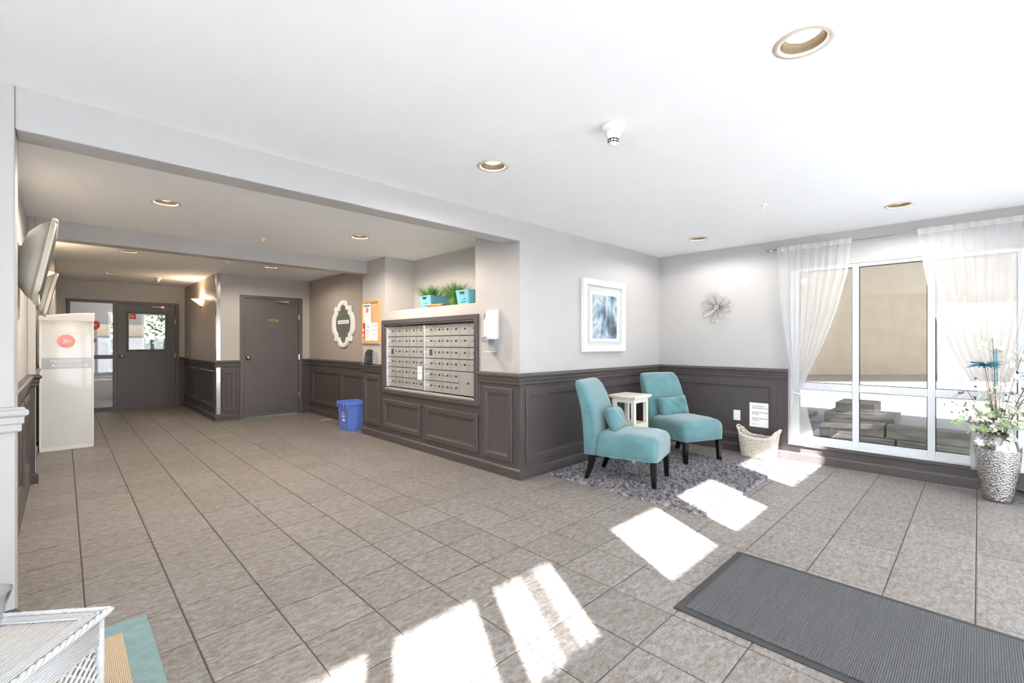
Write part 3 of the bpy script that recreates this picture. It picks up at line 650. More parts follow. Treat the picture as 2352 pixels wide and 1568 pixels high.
# ------------------------------------------------------------------ doors
def hinge(parent, x, y, z, O):
    h = MB(); h.tube([(x, y - .012, z - .05), (x, y - .012, z + .05)], .008, 8).box(x - .018, x + .012, y - .006, y, z - .05, z + .05); return h.build('hinge', 'chrome', parent, 0, origin=O)
def closer(parent, x0, x1, z, y, O):
    c = MB(); c.box(x0, x1, y - .045, y - .005, z - .02, z + .02); k = c.build('door_closer', 'chrome', parent, .006, origin=O)
    a = MB(); a.tube([(x0 + .1, y - .03, z + .02), (x0 + .02, y - .09, z + .045), (x1 - .06, y - .02, z + .05)], .007, 6); a.build('closer_arm', 'steel', k)
    return k
def lever_knob(parent, x, y, z, O, mat, plate=.032):
    k = MB(); N = 20
    rings = []
    for r, d in ((.0005, .0), (plate, .0), (plate, .006), (.012, .010), (.012, .035), (.026, .045), (.030, .058), (.024, .070), (.0005, .073)):
        rings.append([(x + r * math.cos(2 * PI * j / N), y - d, z + r * math.sin(2 * PI * j / N)) for j in range(N)])
    k.loops(rings); return k.build('knob', mat, parent, 0, True, origin=O)
# plain door
O = (DX0, YD2, 0)
d1 = tag(thing('door_1', 'plain dark grey metal door with brass knob and small sign', 'door', O), kind='structure')
m = MB(); m.box(DX0 - .053, DX0, YD2 - .02, YD2 + .1, 0, DZ + .048).box(DX1, DX1 + .053, YD2 - .02, YD2 + .1, 0, DZ + .048).box(DX0, DX1, YD2 - .02, YD2 + .1, DZ, DZ + .048); m.build('door_frame', 'door', d1, .003, origin=O)
m = MB(); m.box(DX0 + .004, DX1 - .004, YD2 + .012, YD2 + .055, .01, DZ - .004); leaf = m.build('door_leaf', 'door', d1, .002, origin=O)
lever_knob(d1, 2.25, YD2 + .012, 1.03, O, 'brass'); closer(d1, 2.69, 2.915, 2.02, YD2 + .012, O)
for z in (.35, 1.03, 1.75): hinge(d1, DX1, YD2 - .006, z, O)
m = MB(); m.box(2.55, 2.74, YD2 + .006, YD2 + .011, 1.662, 1.702); sg = m.build('sign_plate', 'brass', d1, 0, origin=O)
for k in range(6):
    m = MB(); m.box(2.568 + k * .026, 2.568 + k * .026 + .018, YD2 + .0045, YD2 + .0062, 1.677, 1.688); m.build('sign_mark', 'label_dark', sg, 0, origin=O)
# glazed door with side light
O = (GX0, YD1, 0)
d2 = tag(thing('door_2', 'grey metal exit door with square glass and side light', 'door', O), kind='structure')
SX0, SX1, LX0, LX1 = .085, .672, .729, 1.634
m = MB(); m.box(GX0, SX0, YD1 - .02, YD1 + .1, 0, 2.09).box(LX1, GX1, YD1 - .02, YD1 + .1, 0, 2.09).box(SX1, LX0, YD1 - .02, YD1 + .1, 0, 2.04).box(SX0, LX1, YD1 - .02, YD1 + .1, 2.04, 2.09).box(SX0, SX1, YD1 - .01, YD1 + .09, 0, .075).box(SX0, SX1, YD1 - .01, YD1 + .09, .985, 1.06)
m.build('door_frame', 'door', d2, .003, origin=O)
for z0, z1 in ((.075, .985), (1.06, 2.04)):
    m = MB(); m.box(SX0, SX1, YD1 + .04, YD1 + .046, z0, z1); m.build('side_pane', 'pane', d2, 0, origin=O)
gx0, gx1, gz0, gz1 = .90, 1.468, 1.158, 1.858
m = MB(); y0, y1 = YD1 + .012, YD1 + .055
m.box(LX0 + .004, gx0, y0, y1, .01, 2.036).box(gx1, LX1 - .004, y0, y1, .01, 2.036).box(gx0, gx1, y0, y1, .01, gz0).box(gx0, gx1, y0, y1, gz1, 2.036); m.build('door_leaf', 'door', d2, 0, origin=O)
m = MB(); frame_loops(m, Wall((gx0 - .03, y0), (1, 0), (0, -1)), 0, gx1 - gx0 + .06, gz0 - .03, gz1 + .03, [(0, 0), (0, .012), (.012, .016), (.03, .012), (.032, -.04)]); m.build('glazing_bead', 'door', d2, 0, origin=O)
m = MB(); m.box(gx0, gx1, YD1 + .03, YD1 + .036, gz0, gz1); m.build('door_pane', 'pane', d2, 0, origin=O)
lever_knob(d2, .80, y0, 1.03, O, 'chrome', .042); closer(d2, 1.24, 1.445, 2.0, y0, O)
for z in (.33, 1.03, 1.72): hinge(d2, LX1, YD1 - .006, z, O)
# red stickers on the glass
def swoosh(w_, s, z, r, d0, parent, mat):
    m = MB()
    for (a, b, c) in ((( -.62, .42), (.62, -.05), (-.3, -.02)), ((-.62, -.12), (.62, -.10), (-.62, -.24)), ((-.62, -.3), (.55, -.2), (-.62, -.4))):
        m.add([w_.p(s + q[0] * r, d0, z + q[1] * r) for q in (a, b, c)] + [w_.p(s + q[0] * r, d0 + .0012, z + q[1] * r) for q in (a, b, c)], [(0, 1, 2), (5, 4, 3), (0, 3, 4, 1), (1, 4, 5, 2), (2, 5, 3, 0)])
    return m.build('wing_print', mat, parent)
def sticker(x, z, r, square, label):
    t = thing('red_sticker', label, 'sticker'); w_ = Wall((0, YD1 + .028 if square else YD1 + .038), (1, 0), (0, -1))
    m = MB()
    if square: m.box(x - r, x + r, w_.o.y - .002, w_.o.y - .0005, z - r, z + r)
    else: m.loops([[(x + r * math.cos(2 * PI * k / 24), w_.o.y - e, z + r * math.sin(2 * PI * k / 24)) for k in range(24)] for e in (.0005, .002)])
    m.build('decal', 'red', t); swoosh(w_, x, z, r * .95, .0025, t, 'dial')
sticker(.962, 1.80, .05, True, 'small square red sticker in the corner of the door glass')
sticker(.40, 1.62, .09, False, 'round red sticker high on the side light glass')
sticker(.40, 1.33, .035, True, 'small red sticker low on the side light glass')

# ------------------------------------------------------------------ sconces
def sconce(w_, s, z, label, power):
    p = w_.p(s, 0, z); t = thing('wall_sconce', label, 'wall lamp', p)
    n = 16; rows = []
    for i in range(7):
        f_ = i / 6; R = .02 + .17 * f_ ** .7; zz = -.11 + .13 * f_ ** 1.15
        rows.append([tuple(Vector(w_.p(s + R * math.cos(PI * k / n), .004 + .85 * R * math.sin(PI * k / n) * (.25 + .75 * f_) , z + zz)) - Vector(p)) for k in range(n + 1)])
    m = MB(); m.loops(rows, False, False, False); sh = m.build('glass_shell', 'sconce_glass', t, 0, True); sh.modifiers.new('th', 'SOLIDIFY').thickness = .004
    m = MB(); m.box(s - .03, s + .03, 0, .02, z - .14, z - .0, fn=lambda a, b, c: tuple(Vector(w_.p(a, b, c)) - Vector(p))); m.build('bracket', 'brass', t, .003)
    m = MB(); m.sphere(tuple(Vector(w_.p(s, .06, z - .03)) - Vector(p)), .025, 12, 8); m.build('bulb', 'lamp_warm', t, 0, True)
    ld = bpy.data.lights.new('sconce_light', 'POINT'); ld.energy = power; ld.color = (1.0, .76, .50); ld.shadow_soft_size = .03
    lo = bpy.data.objects.new('sconce_light', ld); COL.objects.link(lo); lo.parent = t; lo.location = Vector(w_.p(s, .07, z + .03)) - Vector(p)
M['sconce_glass'] = cloth_mat('alabaster_glass', .95, (255, 236, 205), .3)
sconce(WS, 1.09, 2.05, 'lit alabaster bowl sconce on the corridor wall', 4.0)
sconce(Wall((XL, YD2), (0, -1), (1, 0)), YD2 - 7.35, 2.06, 'lit bowl sconce partly hidden behind the wall display', 1.2)
# small switch plate above the corridor rail
t = thing('switch_plate', 'small brass switch plate above the corridor chair rail', 'switch', WS.p(2.35, 0, 1.06))
m = MB(); m.box(-.008, 0, -.035, .035, -.055, .055); m.build('plate', 'brass', t, .002); m = MB(); m.box(-.02, -.007, -.006, .006, -.012, .012); m.build('toggle', 'plastic_white', t)

# ------------------------------------------------------------------ parcel locker panel
LY = 7.69
t = thing('parcel_locker', 'tall pale glossy parcel locker with red oval emblem and slate band', 'locker', (0.03, LY, 0))
lx0, lx1 = -.205 - .03, .268 - .03
m = MB(); m.box(lx0 + .006, lx1 - .006, .012, .40, 0, 1.57); m.build('cabinet', 'plastic_grey', t, .004)
m = MB(); m.box(lx0, lx1, 0, .012, .045, 1.555); m.build('front_panel', 'locker', t, .003)
m = MB(); m.box(lx0, lx1, -.004, .012, .0, .045); m.build('kick_rail', 'whitepaint', t, .003)
for a, b in ((lx0, lx0 + .018), (lx1 - .018, lx1)):
    m = MB(); m.box(a, b, -.005, .0, .045, 1.555); m.build('edge_trim', 'whitepaint', t, .002)
n = 14; m = MB()
sec = [[(lx0 - .004 + (lx1 - lx0 + .012) * k / n, y, 1.55 + dz + (.0 if dz == 0 else .055 * math.sin(PI * .5 * k / n))) for k in range(n + 1)] for y, dz in ((.02, 0), (-.016, 0), (-.02, .035), (-.01, .045), (.02, .05))]
m.loops(sec, False, False, False); o = m.build('header', 'whitepaint', t, 0, False); o.modifiers.new('th', 'SOLIDIFY').thickness = .006
m = MB(); m.box(lx0 + .018, lx1 - .02, -.0022, 0, .975, 1.105); m.build('name_band', 'locker_band', t)
RX = Matrix.Rotation(PI / 2, 4, 'X')
text_mesh('Parcel Locker', .054, 'lettering', 'dial', t, Matrix.Translation((lx0 + .095, -.0032, 1.05)) @ RX)
text_mesh('Armoire à colis', .052, 'lettering', 'dial', t, Matrix.Translation((lx0 + .095, -.0032, .997)) @ RX, .25)
ex, ez = .022 - .03, 1.305
m = MB(); m.loops([[(ex + .080 * math.cos(2 * PI * k / 32), -e, ez + .080 * math.sin(2 * PI * k / 32)) for k in range(32)] for e in (.0, .0022)]); m.build('emblem', 'logo_pink', t)
wl_ = Wall((0, 0), (1, 0), (0, -1)); swoosh(wl_, ex + .012, ez, .075, .0026, t, 'dial')

# ------------------------------------------------------------------ wall displays seen from behind
def display(loc, wd, ht, tilt, yaw, label):
    t = thing('wall_display', label, 'display', loc); t.rotation_euler = (0, math.radians(tilt), math.radians(yaw))
    def rr(hw, hh, x, e=6, n=40):
        pts = []
        for k in range(n):
            a = 2 * PI * k / n; c, s_ = math.cos(a), math.sin(a)
            pts.append((x, hw * math.copysign(abs(c) ** (2 / e), c), hh * math.copysign(abs(s_) ** (2 / e), s_)))
        return pts
    m = MB(); m.loops([rr(wd / 2, ht / 2, 0), rr(wd / 2 + .004, ht / 2 + .004, .006), rr(wd / 2 + .004, ht / 2 + .004, .022), rr(wd / 2 - .004, ht / 2 - .004, .03)]); m.build('bezel', 'cream_rim', t, 0, False)
    m = MB(); m.loops([rr(wd / 2 - .012, ht / 2 - .012, .0), rr(wd / 2 - .06, ht / 2 - .05, -.05, 5), rr(wd / 2 - .12, ht / 2 - .1, -.09, 4), rr(wd / 2 - .22, ht / 2 - .17, -.105, 3.5)]); m.build('back_shell', 'offwhite', t, 0, True)
    m = MB(); m.box(.0295, .031, -wd / 2 + .03, wd / 2 - .03, -ht / 2 + .03, ht / 2 - .03); m.build('screen', 'blackgap', t)
    m = MB(); m.box(-.16, -.09, -.1, .1, -.08, .08); m.build('wall_bracket', 'plastic_white', t, .005)
display((-.105, 4.55, 1.83), .95, .54, 10, 1.2, 'large off-white domed display shell tilted from the left hall wall')
display((-.115, 7.0, 1.80), .50, .46, 12, 1.0, 'smaller off-white display shell above the parcel locker')

# ------------------------------------------------------------------ mailboxes
fr = MB(); frame_loops(fr, WM, 3.597 - YP, 5.575 - YP, .628, 1.582, [(0, 0), (0, .022), (.006, .028), (.05, .028), (.058, .022), (.062, -.045)])
trim = fr.build('mailbox_surround', 'dark', wallM)
XF = XM + .045                     # plane of the doors
def bank(y0, y1, cols, rows, zlo, zhi, special, label, grp):
    """y1 is the end farther along the wall; columns counted from y1 (left in view)"""
    O_ = (XF, (y0 + y1) / 2, zlo)
    t = thing('mailbox_bank', label, 'mailboxes', O_, 0, grp)
    m = MB(); m.box(XF + .004, XF + .10, y0, y1, zlo, zhi); m.build('carcass', 'label_dark', t, 0, origin=O_)
    m = MB(); m.box(XF - .040, XF + .02, y1 - .002, y1 + .028, zlo, zhi); m.build('side_rail', 'alu_bright', t, .003, origin=O_)
    cw = (y1 - y0) / cols; rh = (zhi - zlo) / rows
    for c in range(1, cols):
        zb = zlo + (2 * rh if any(v == 'parcel' for v in special.values()) and c >= 5 else 0)
        m = MB(); m.box(XF - .009, XF + .003, y1 - c * cw - .0022, y1 - c * cw + .0022, zb, zhi); m.build('column_strip', 'alu_bright', t, 0, origin=O_)
    for c in range(cols):
        for r in range(rows):
            if (c, r) in special and special[(c, r)] == 'skip': continue
            kind = special.get((c, r), 'door'); k = 2 if kind == 'parcel' else 1
            a1 = y1 - c * cw - .003; a0 = y1 - (c + k) * cw + .003; z1 = zhi - r * rh - .005; z0 = zhi - (r + k) * rh + .004
            m = MB(); m.box(XF - .007, XF + .003, a0, a1, z0, z1); d = m.build('mail_door', 'alu', t, .0015, origin=O_, seg=1)
            if kind == 'master':
                m = MB(); m.box(XF - .010, XF - .006, a0 + .02, a1 - .06, z0 + .03, z1 - .02); m.build('lock_plate', 'chrome', d, .002, origin=O_)
            zl = (z0 + z1) / 2 + .01
            n = 10; yl = a1 - .022
            m = MB(); m.loops([[(XF - e, yl + .0105 * math.cos(2 * PI * j / n), zl + .0105 * math.sin(2 * PI * j / n)) for j in range(n)] for e in (.006, .014)]); m.build('lock', 'chrome', d, 0, origin=O_)
            if kind != 'master':
                yy = (a0 + a1) / 2 - (.022 if kind == 'door' else 0)
                m = MB(); m.box(XF - .0085, XF - .0065, yy - .020, yy + .014, zl - .012, zl + .008); m.build('number_label', 'label_dark', d, 0, origin=O_)
    return t
ZLO, ZHI = .712, 1.495
bank(4.665, 5.485, 5, 6, ZLO, ZHI, {(0, 2): 'master'}, 'bank of thirty small aluminium mailboxes beside the cork board', 'mailbox banks')
bank(3.665, 4.605, 6, 6, ZLO, ZHI, {(0, 2): 'master', (4, 4): 'parcel', (5, 4): 'skip', (4, 5): 'skip', (5, 5): 'skip'}, 'bank of aluminium mailboxes with one large parcel door', 'mailbox banks')
m = MB(); m.box(XF - .014, XF - .0125, 4.69, 4.79, .84, 1.0); o = m.build('paper_note', 'paper', None, 0, origin=(XF - .013, 4.74, .84)); tag(o, 'cream paper note stuck on a mailbox door', 'note')
m = MB(); m.box(-.0022, -.0014, -.04, .04, .075, .082).box(-.0022, -.0014, -.035, .035, .12, .126); m.build('note_print', 'kraft', o)

# cork board with papers
O_ = (XM, 5.895, 1.27)
t = thing('cork_board', 'cork notice board in an oak frame beside the mailboxes', 'notice board', O_)
m = MB(); frame_loops(m, WM, 5.645 - YP, 6.145 - YP, 1.27, 1.868, [(0, 0), (0, .022), (.006, .026), (.03, .024), (.034, .008)]); m.build('frame', 'oak', t, 0, origin=O_)
m = MB(); m.box(XM - .009, XM - .001, 5.67, 6.12, 1.295, 1.845); m.build('cork', 'cork', t, 0, origin=O_)
m = MB(); m.sphere((XM - .016, 5.80, 1.80), .008, 8, 6); m.build('push_pin', 'dial', t, 0, True, origin=O_)
def sheet(y0, y1, z0, z1, d, label, marks=(), mat='paper', rows=0, rmat='ink'):
    Oq = (XM - d, (y0 + y1) / 2, z0); q = thing('paper_sheet', label, 'paper', Oq, 0, 'sheets pinned on the cork board')
    k = MB(); k.box(XM - d - .001, XM - d, y0, y1, z0, z1); k.build('sheet', mat, q, 0, origin=Oq)
    random.seed(int(y0 * 1000)); H = z1 - z0; Wd = y1 - y0
    for r in range(rows):
        zz = z1 - .05 - r * (H - .08) / max(1, rows); a = y1 - .03; b = y0 + .03 + random.random() * Wd * .3
        k = MB(); k.box(XM - d - .0018, XM - d - .001, b, a, zz, zz + .006); k.build('text_line', rmat, q, 0, origin=Oq)
    for mm, a0, a1, c0, c1 in marks:
        k = MB(); k.box(XM - d - .0022, XM - d - .001, y0 + a0 * Wd, y0 + a1 * Wd, z0 + c0 * H, z0 + c1 * H); k.build('printed_block', mm, q, 0, origin=Oq)
sheet(5.895, 6.115, 1.57, 1.838, .012, 'flyer with green heading and pink heart shape on the cork board', [('ink_green', .1, .9, .82, .90), ('ink_pink', .3, .65, .52, .76)], rows=0)
sheet(5.87, 6.05, 1.315, 1.575, .015, 'white letter pinned low on the cork board', rows=6)
sheet(5.68, 5.865, 1.315, 1.56, .014, 'white notice pinned beside the letter on the cork board', rows=3)
sheet(6.06, 6.13, 1.35, 1.56, .018, 'red strip poster at the edge of the cork board', [('dial', .3, .7, .1, .3), ('dial', .3, .7, .45, .65)], 'ink_red')
# leaflet holder on the rail below
t = thing('leaflet_holder', 'black stepped leaflet holder standing on the rail below the cork board', 'holder', (XM - .02, 5.92, .996))
for k in range(4):
    m = MB(); m.box(-.02 - .006 * (3 - k), .016, -.13, .10, k * .036, k * .036 + .028); m.build('tray', 'darkbag', t, .004)
n = 12; m = MB(); m.loops([[(x, -.13 + .2 * k / n, .145 + .055 * math.sin(PI * k / n)) for k in range(n + 1)] + [(x, .07, .14), (x, -.13, .14)] for x in (-.03, .012)]); m.build('arched_pocket', 'darkbag', t, .002)
m = MB(); m.box(-.025, .018, -.20, -.135, 0, .165); m.build('side_pocket', 'plastic_grey', t, .004)

# soap / sanitiser dispenser
t = thing('sanitizer_dispenser', 'white wall sanitizer dispenser with grey drip tray beside the mailboxes', 'dispenser', (XM, 3.36, 1.2))
n = 20; prof = [(.0, .115), (.0, .415)]
rings = []
for k in range(11):
    a = k / 10; z = .12 + .29 * a; dp = .105 if a < .6 else .105 * math.sqrt(max(.0, 1 - ((a - .6) / .42) ** 2)); hw = .075
    dp = max(dp, .02)
    rings.append([(-dp * (1 - abs(q) ** 4 * .35), q * hw, z) for q in [-1 + 2 * j / n for j in range(n + 1)]] + [(0, hw, z), (0, -hw, z)])
m = MB(); m.loops(rings); m.build('housing', 'plastic_white', t, 0, True)
m = MB(); m.sphere((-.088, .042, .325), .028, 12, 10, (.5, .45, 1.7)); m.build('level_window', 'plastic_green', t, 0, True)
m = MB(); m.box(-.118, -.07, .0, .068, .095, .15); m.build('push_bar', 'plastic_grey', t, .008)
m = MB(); m.loops([[(x, y, z) for x, y in ((-.05 * s_, -.06 * s_), (0, -.06 * s_), (0, .045 * s_), (-.05 * s_, .045 * s_))] for z, s_ in ((0, .8), (.01, .85), (.12, 1.0))]); m.build('drip_tray', 'plastic_grey', t, .003)
m = MB(); m.box(-.10, 0, -.03, .06, -.006, .0); m.build('tray_lip', 'plastic_white', t, .002)

# ------------------------------------------------------------------ niche planters
def tapered_bin(name, label, cat, loc, wx, wy, hgt, mat, grp, slot=True):
    t = thing(name, label, cat, loc, 0, grp)
    m = MB(); b = .86
    def R(sx, sy, z, r=.02):
        pts = []
        for cx_, cy_, a0 in ((1, 1, 0), (-1, 1, 1), (-1, -1, 2), (1, -1, 3)):
            for k in range(4):
                a = (a0 + k / 3) * PI / 2; pts.append((cx_ * (sx / 2 - r) + r * math.cos(a), cy_ * (sy / 2 - r) + r * math.sin(a), z))
        return pts
    m.loops([R(wx * b, wy * b, 0), R(wx * .97, wy * .97, hgt * .9), R(wx, wy, hgt * .92), R(wx, wy, hgt), R(wx - .012, wy - .012, hgt), R(wx * b - .01, wy * b - .01, .008)], True, True, True); m.build('body', mat, t, 0, False)
    if slot:
        m = MB(); m.box(-wx / 2 - .002, -wx / 2 + .006, -.035, .035, hgt * .74, hgt * .88); m.build('handle_slot', 'label_dark', t, .002)
        for k in range(2):
            m = MB(); m.box(-wx * .46 - .006, -wx * .46 + .004, -.05, .03, hgt * (.22 + .17 * k), hgt * (.22 + .17 * k) + .008); m.build('rib', mat, t, .002)
    return t
def grass(name, label, loc, r, hgt, n, seed, pot=None):
    t = thing(name, label, 'plant', loc, 0, 'grass plants in the niche'); random.seed(seed)
    m = MB()
    for k in range(n):
        a = random.uniform(0, 2 * PI); q = random.random() ** .6; L = hgt * random.uniform(.7, 1.05); lean = r * q * 1.1
        w_ = .004; pts = []
        bx, by = r * .35 * q * math.cos(a), r * .35 * q * math.sin(a)
        for i in range(4):
            s_ = i / 3; pts.append((bx + lean * s_ ** 1.8 * math.cos(a), by + lean * s_ ** 1.8 * math.sin(a), L * s_ * (1 - .22 * q * s_)))
        px_, py_ = -math.sin(a) * w_, math.cos(a) * w_
        vs = []
        for i, p in enumerate(pts):
            f_ = 1 - (i / 3) ** 2 * .9; vs += [(p[0] - px_ * f_, p[1] - py_ * f_, p[2]), (p[0] + px_ * f_, p[1] + py_ * f_, p[2])]
        m.add(vs, [(0, 1, 3, 2), (2, 3, 5, 4), (4, 5, 7, 6)])
    tag(m.build('blades', 'grass', t), kind='stuff')
    if pot:
        m = MB(); m.lathe([(pot * .7, 0), (pot, .07), (pot, .08), (pot * .8, .08), (pot * .7, .06)], 16); m.build('pot', 'brown', t, 0, True)
    return t
tapered_bin('plastic_basket', 'long turquoise plastic basket holding the short grass', 'basket', (3.25, 4.66, ZSH), .32, .24, .15, 'blue_teal', 'turquoise baskets in the niche')
tapered_bin('plastic_basket', 'turquoise plastic basket against the niche pier', 'basket', (3.25, 3.94, ZSH), .32, .24, .16, 'blue_teal', 'turquoise baskets in the niche')
grass('grass_plant', 'bushy green grass plant rising from the turquoise basket', (3.22, 4.68, ZSH + .02), .19, .30, 420, 11)
grass('grass_plant', 'taller drooping grass plant in a brown pot between the baskets', (3.22, 4.21, ZSH), .20, .31, 420, 12, .045)
t = thing('kraft_scroll', 'crumpled brown paper lying on the niche shelf', 'paper', (3.09, 4.42, ZSH), .1)
m = MB(); m.loops([[(.03 * math.cos(a) * (1 + .3 * math.sin(3 * a + y * 40)), y, .018 + .016 * math.sin(a) * (1 + .2 * math.sin(5 * a))) for a in [2 * PI * k / 12 for k in range(12)]] for y in (-.14, -.08, -.02, .05, .12)]); m.build('sheet', 'kraft', t)

# ------------------------------------------------------------------ quatrefoil plaque
PC = (XMIR, 7.28, 1.594); hw, hh = .425, .388
def quat(lob, stx, sty, sidew, n=14):
    """upper right quarter mirrored; lob = lobe half width, stx,sty = shoulder, sidew = side lobe half height"""
    q = []
    for k in range(n + 1):
        a = PI / 2 * k / n; q.append((lob * math.sin(a), sty + (1 - sty) * math.cos(a)))
    q += [(stx, sty), (stx, sidew)]
    for k in range(1, n + 1):
        a = PI / 2 * k / n; q.append((stx + (1 - stx) * math.sin(a), sidew * math.cos(a)))
    pts = q + [(x, -z) for x, z in q[::-1][1:]]
    return pts + [(-x, z) for x, z in pts[::-1][1:-1]]
outer = quat(.45, .74, .74, .47); inner = [(x * .66, z * .80) for x, z in quat(.40, .68, .70, .48)]
t = thing('wall_plaque', 'white quatrefoil frame with grey centre on the hall wall', 'wall decor', PC)
def ring(pts, sc, d): return [(-d, x * hw * sc, z * hh * sc) for x, z in pts]
m = MB(); m.loops([ring(outer, 1, .002), ring(outer, 1, .02), ring(outer, .965, .03), ring(inner, 1.06, .028), ring(inner, 1.0, .016), ring(inner, 1.0, .004)], True, False, False); m.build('frame', 'whitepaint', t)
m = MB(); m.loops([ring(inner, 1.02, .003), ring(inner, 1.02, .009)]); m.build('centre_panel', 'mirror_glass', t)
m = MB(); m.box(-.014, -.009, -.20, .20, .005, .062); sg = m.build('name_plate', 'dial', t, .002)
for k in range(9):
    m = MB(); m.box(-.0152, -.0138, .17 - k * .038 - .026, .17 - k * .038, .026, .040); m.build('plate_mark', 'ink', sg)

# ------------------------------------------------------------------ recycling bin, cord
t = thing('recycling_bin', 'blue plastic recycling bin on the floor by the mailbox pier', 'bin', (3.08, 6.555, 0))
m = MB()
def RB(sx, sy, z): return [(-sx, -sy, z), (sx, -sy, z), (sx, sy, z), (-sx, sy, z)]
m.loops([RB(.122, .148, 0), RB(.145, .178, .37), RB(.158, .192, .372), RB(.158, .192, .42), RB(.150, .184, .42), RB(.140, .172, .36), RB(.116, .142, .01)], True, True, True); m.build('body', 'blue', t, .006)
for y in (-.15, -.05, .05, .15):
    m = MB(); m.box(-.166, -.150, y - .012, y + .012, .33, .41); m.build('rim_rib', 'blue', t, .003)
m = MB(); m.box(-.03, .03, -.186, -.170, .05, .35, fn=lambda x, y, z: (x, y + (.0 if y > -.18 else 0) + (.35 - z) * .075, z)); m.build('side_rib', 'blue', t, .004)
for k in range(3):
    a = PI / 2 + k * 2 * PI / 3; c = Vector((math.cos(a), math.sin(a))) * .033; b_ = a + PI / 2 + .5
    m = MB(); e = Vector((math.cos(b_), math.sin(b_))) * .022; f2 = Vector((math.cos(b_ + PI / 2), math.sin(b_ + PI / 2))) * .008
    pts = [c - e - f2, c + e - f2, c + e * 1.5, c + e + f2, c - e + f2]
    mk = lambda p, d: (-.1385 - d - (p.y + .0) * .062, -p.x - .0, .22 + p.y)
    m.loops([[mk(p, d) for p in pts] for d in (.0, .003)]); m.build('arrow_mark', 'dial', t)
m = MB(); m.box(-.1365, -.131, -.035, .035, .135, .16); m.build('white_label', 'dial', t)
m = MB(); m.tube([(3.04, 7.62, .006), (3.07, 7.60, .006), (3.12, 7.63, .010), (3.17, 7.60, .006), (3.24, 7.62, .006)], .005, 6); o = m.build('cable_end', 'plastic_white', None, 0, True, origin=(3.1, 7.6, 0)); tag(o, 'short white cable end on the floor by the hall wall', 'cable')

# ------------------------------------------------------------------ framed picture
PX0, PX1, PZ0, PZ1 = 3.985, 4.812, 1.186, 1.985
PW, PH = PX1 - PX0, PZ1 - PZ0; O_ = ((PX0 + PX1) / 2, YP, PZ0)
t = thing('framed_picture', 'abstract blue watercolour in a wide white frame above the armchair', 'picture', O_)
WPc = Wall((PX0, YP), (1, 0), (0, -1))
m = MB(); frame_loops(m, WPc, 0, PW, PZ0, PZ1, [(0, .004), (0, .045), (.006, .05), (.05, .05), (.062, .044), (.068, .02)]); m.build('frame', 'whitepaint', t, 0, origin=O_)
m = MB(); m.box(PX0 + .06, PX1 - .06, YP - .018, YP - .004, PZ0 + .06, PZ1 - .06); m.build('mount', pbr('sage_mount', (196, 206, 200), .5, var=.03), t, 0, origin=O_)
u0, u1, v0, v1 = PX0 + .165 * PW, PX0 + .855 * PW, PZ0 + .14 * PH, PZ0 + .845 * PH
m = MB(); m.box(u0, u1, YP - .026, YP - .018, v0, v1); m.build('inner_mount', 'paper', t, 0, origin=O_)
m = MB(); m.box(u0 + .045, u1 - .045, YP - .029, YP - .026, v0 + .035, v1 - .038); m.build('artwork', 'art', t, 0, origin=O_)
m = MB(); m.box(PX0 + .06, PX1 - .06, YP - .036, YP - .034, PZ0 + .06, PZ1 - .06); m.build('glazing', 'pane_clear', t, 0, origin=O_)

# ------------------------------------------------------------------ wire flower
t = thing('wire_flower', 'silver wire flower sculpture with beaded centre on the window wall', 'wall decor', (XW, 2.242, 1.717)); random.seed(5)
for k in range(8):
    a = 2 * PI * k / 8 + .25 + random.uniform(-.08, .08); L = random.uniform(.165, .2); wd = random.uniform(.05, .065); lift = .02 + .018 * (k % 2)
    m = MB()
    for s_ in range(4):
        f_ = 1 - s_ * .24; pts = []
        for i in range(25):
            b_ = i / 24; rad = L * math.sin(PI * b_) ** .8 * (1 if s_ == 0 else .98); side = wd * f_ * math.sin(2 * PI * b_) * (.4 + .6 * math.sin(PI * b_))
            rad = L * (1 - abs(2 * b_ - 1) ** 1.6)
            pts.append((-.012 - lift * (rad / L) - .008 * math.sin(PI * b_), rad * math.cos(a) - side * math.sin(a), rad * math.sin(a) + side * math.cos(a)))
        m.tube(pts, .0010 if s_ else .0017, 4)
    m.build('petal', 'wire', t)
for k in range(9):
    a = 2 * PI * k / 8; r = 0 if k == 8 else .02
    m = MB(); m.sphere((-.03 - (.008 if k == 8 else 0), r * math.cos(a), r * math.sin(a)), .0095, 10, 8); m.build('bead', 'bead', t, 0, True)
m = MB(); m.tube([(-.001, 0, 0), (-.028, 0, 0)], .014, 10); m.build('stud', 'wire', t)

# outlet and notice on the window wall
t = thing('wall_outlet', 'white wall outlet on the charcoal wainscot', 'outlet', (XW - .004, 2.014, .428))
m = MB(); m.box(-.006, 0, -.038, .038, -.06, .06); m.build('plate', 'plastic_white', t, .002)
for z in (-.022, .022):
    m = MB(); m.box(-.009, -.005, -.016, .016, z - .014, z + .014); m.build('socket', 'paper', t, .002)
t = thing('paper_notice', 'white printed notice taped to the wainscot above the basket', 'notice', (XW - .004, 1.762, .315))
m = MB(); m.box(-.002, -.0005, -.112, .112, 0, .278); m.build('sheet', 'paper', t)
random.seed(9)
for r, (z, b0, b1) in enumerate(((.235, .08, -.06), (.213, .085, -.085), (.165, .085, -.085), (.145, .085, .01), (.095, .085, -.08), (.073, .085, .01), (.03, .09, .02))):
    y = b0
    while y > b1:
        L = random.uniform(.012, .035); m = MB(); m.box(-.0028, -.0019, max(y - L, b1), y, z, z + (.007 if r < 6 else .004)); m.build('text_word', 'ink', t); y -= L + .006

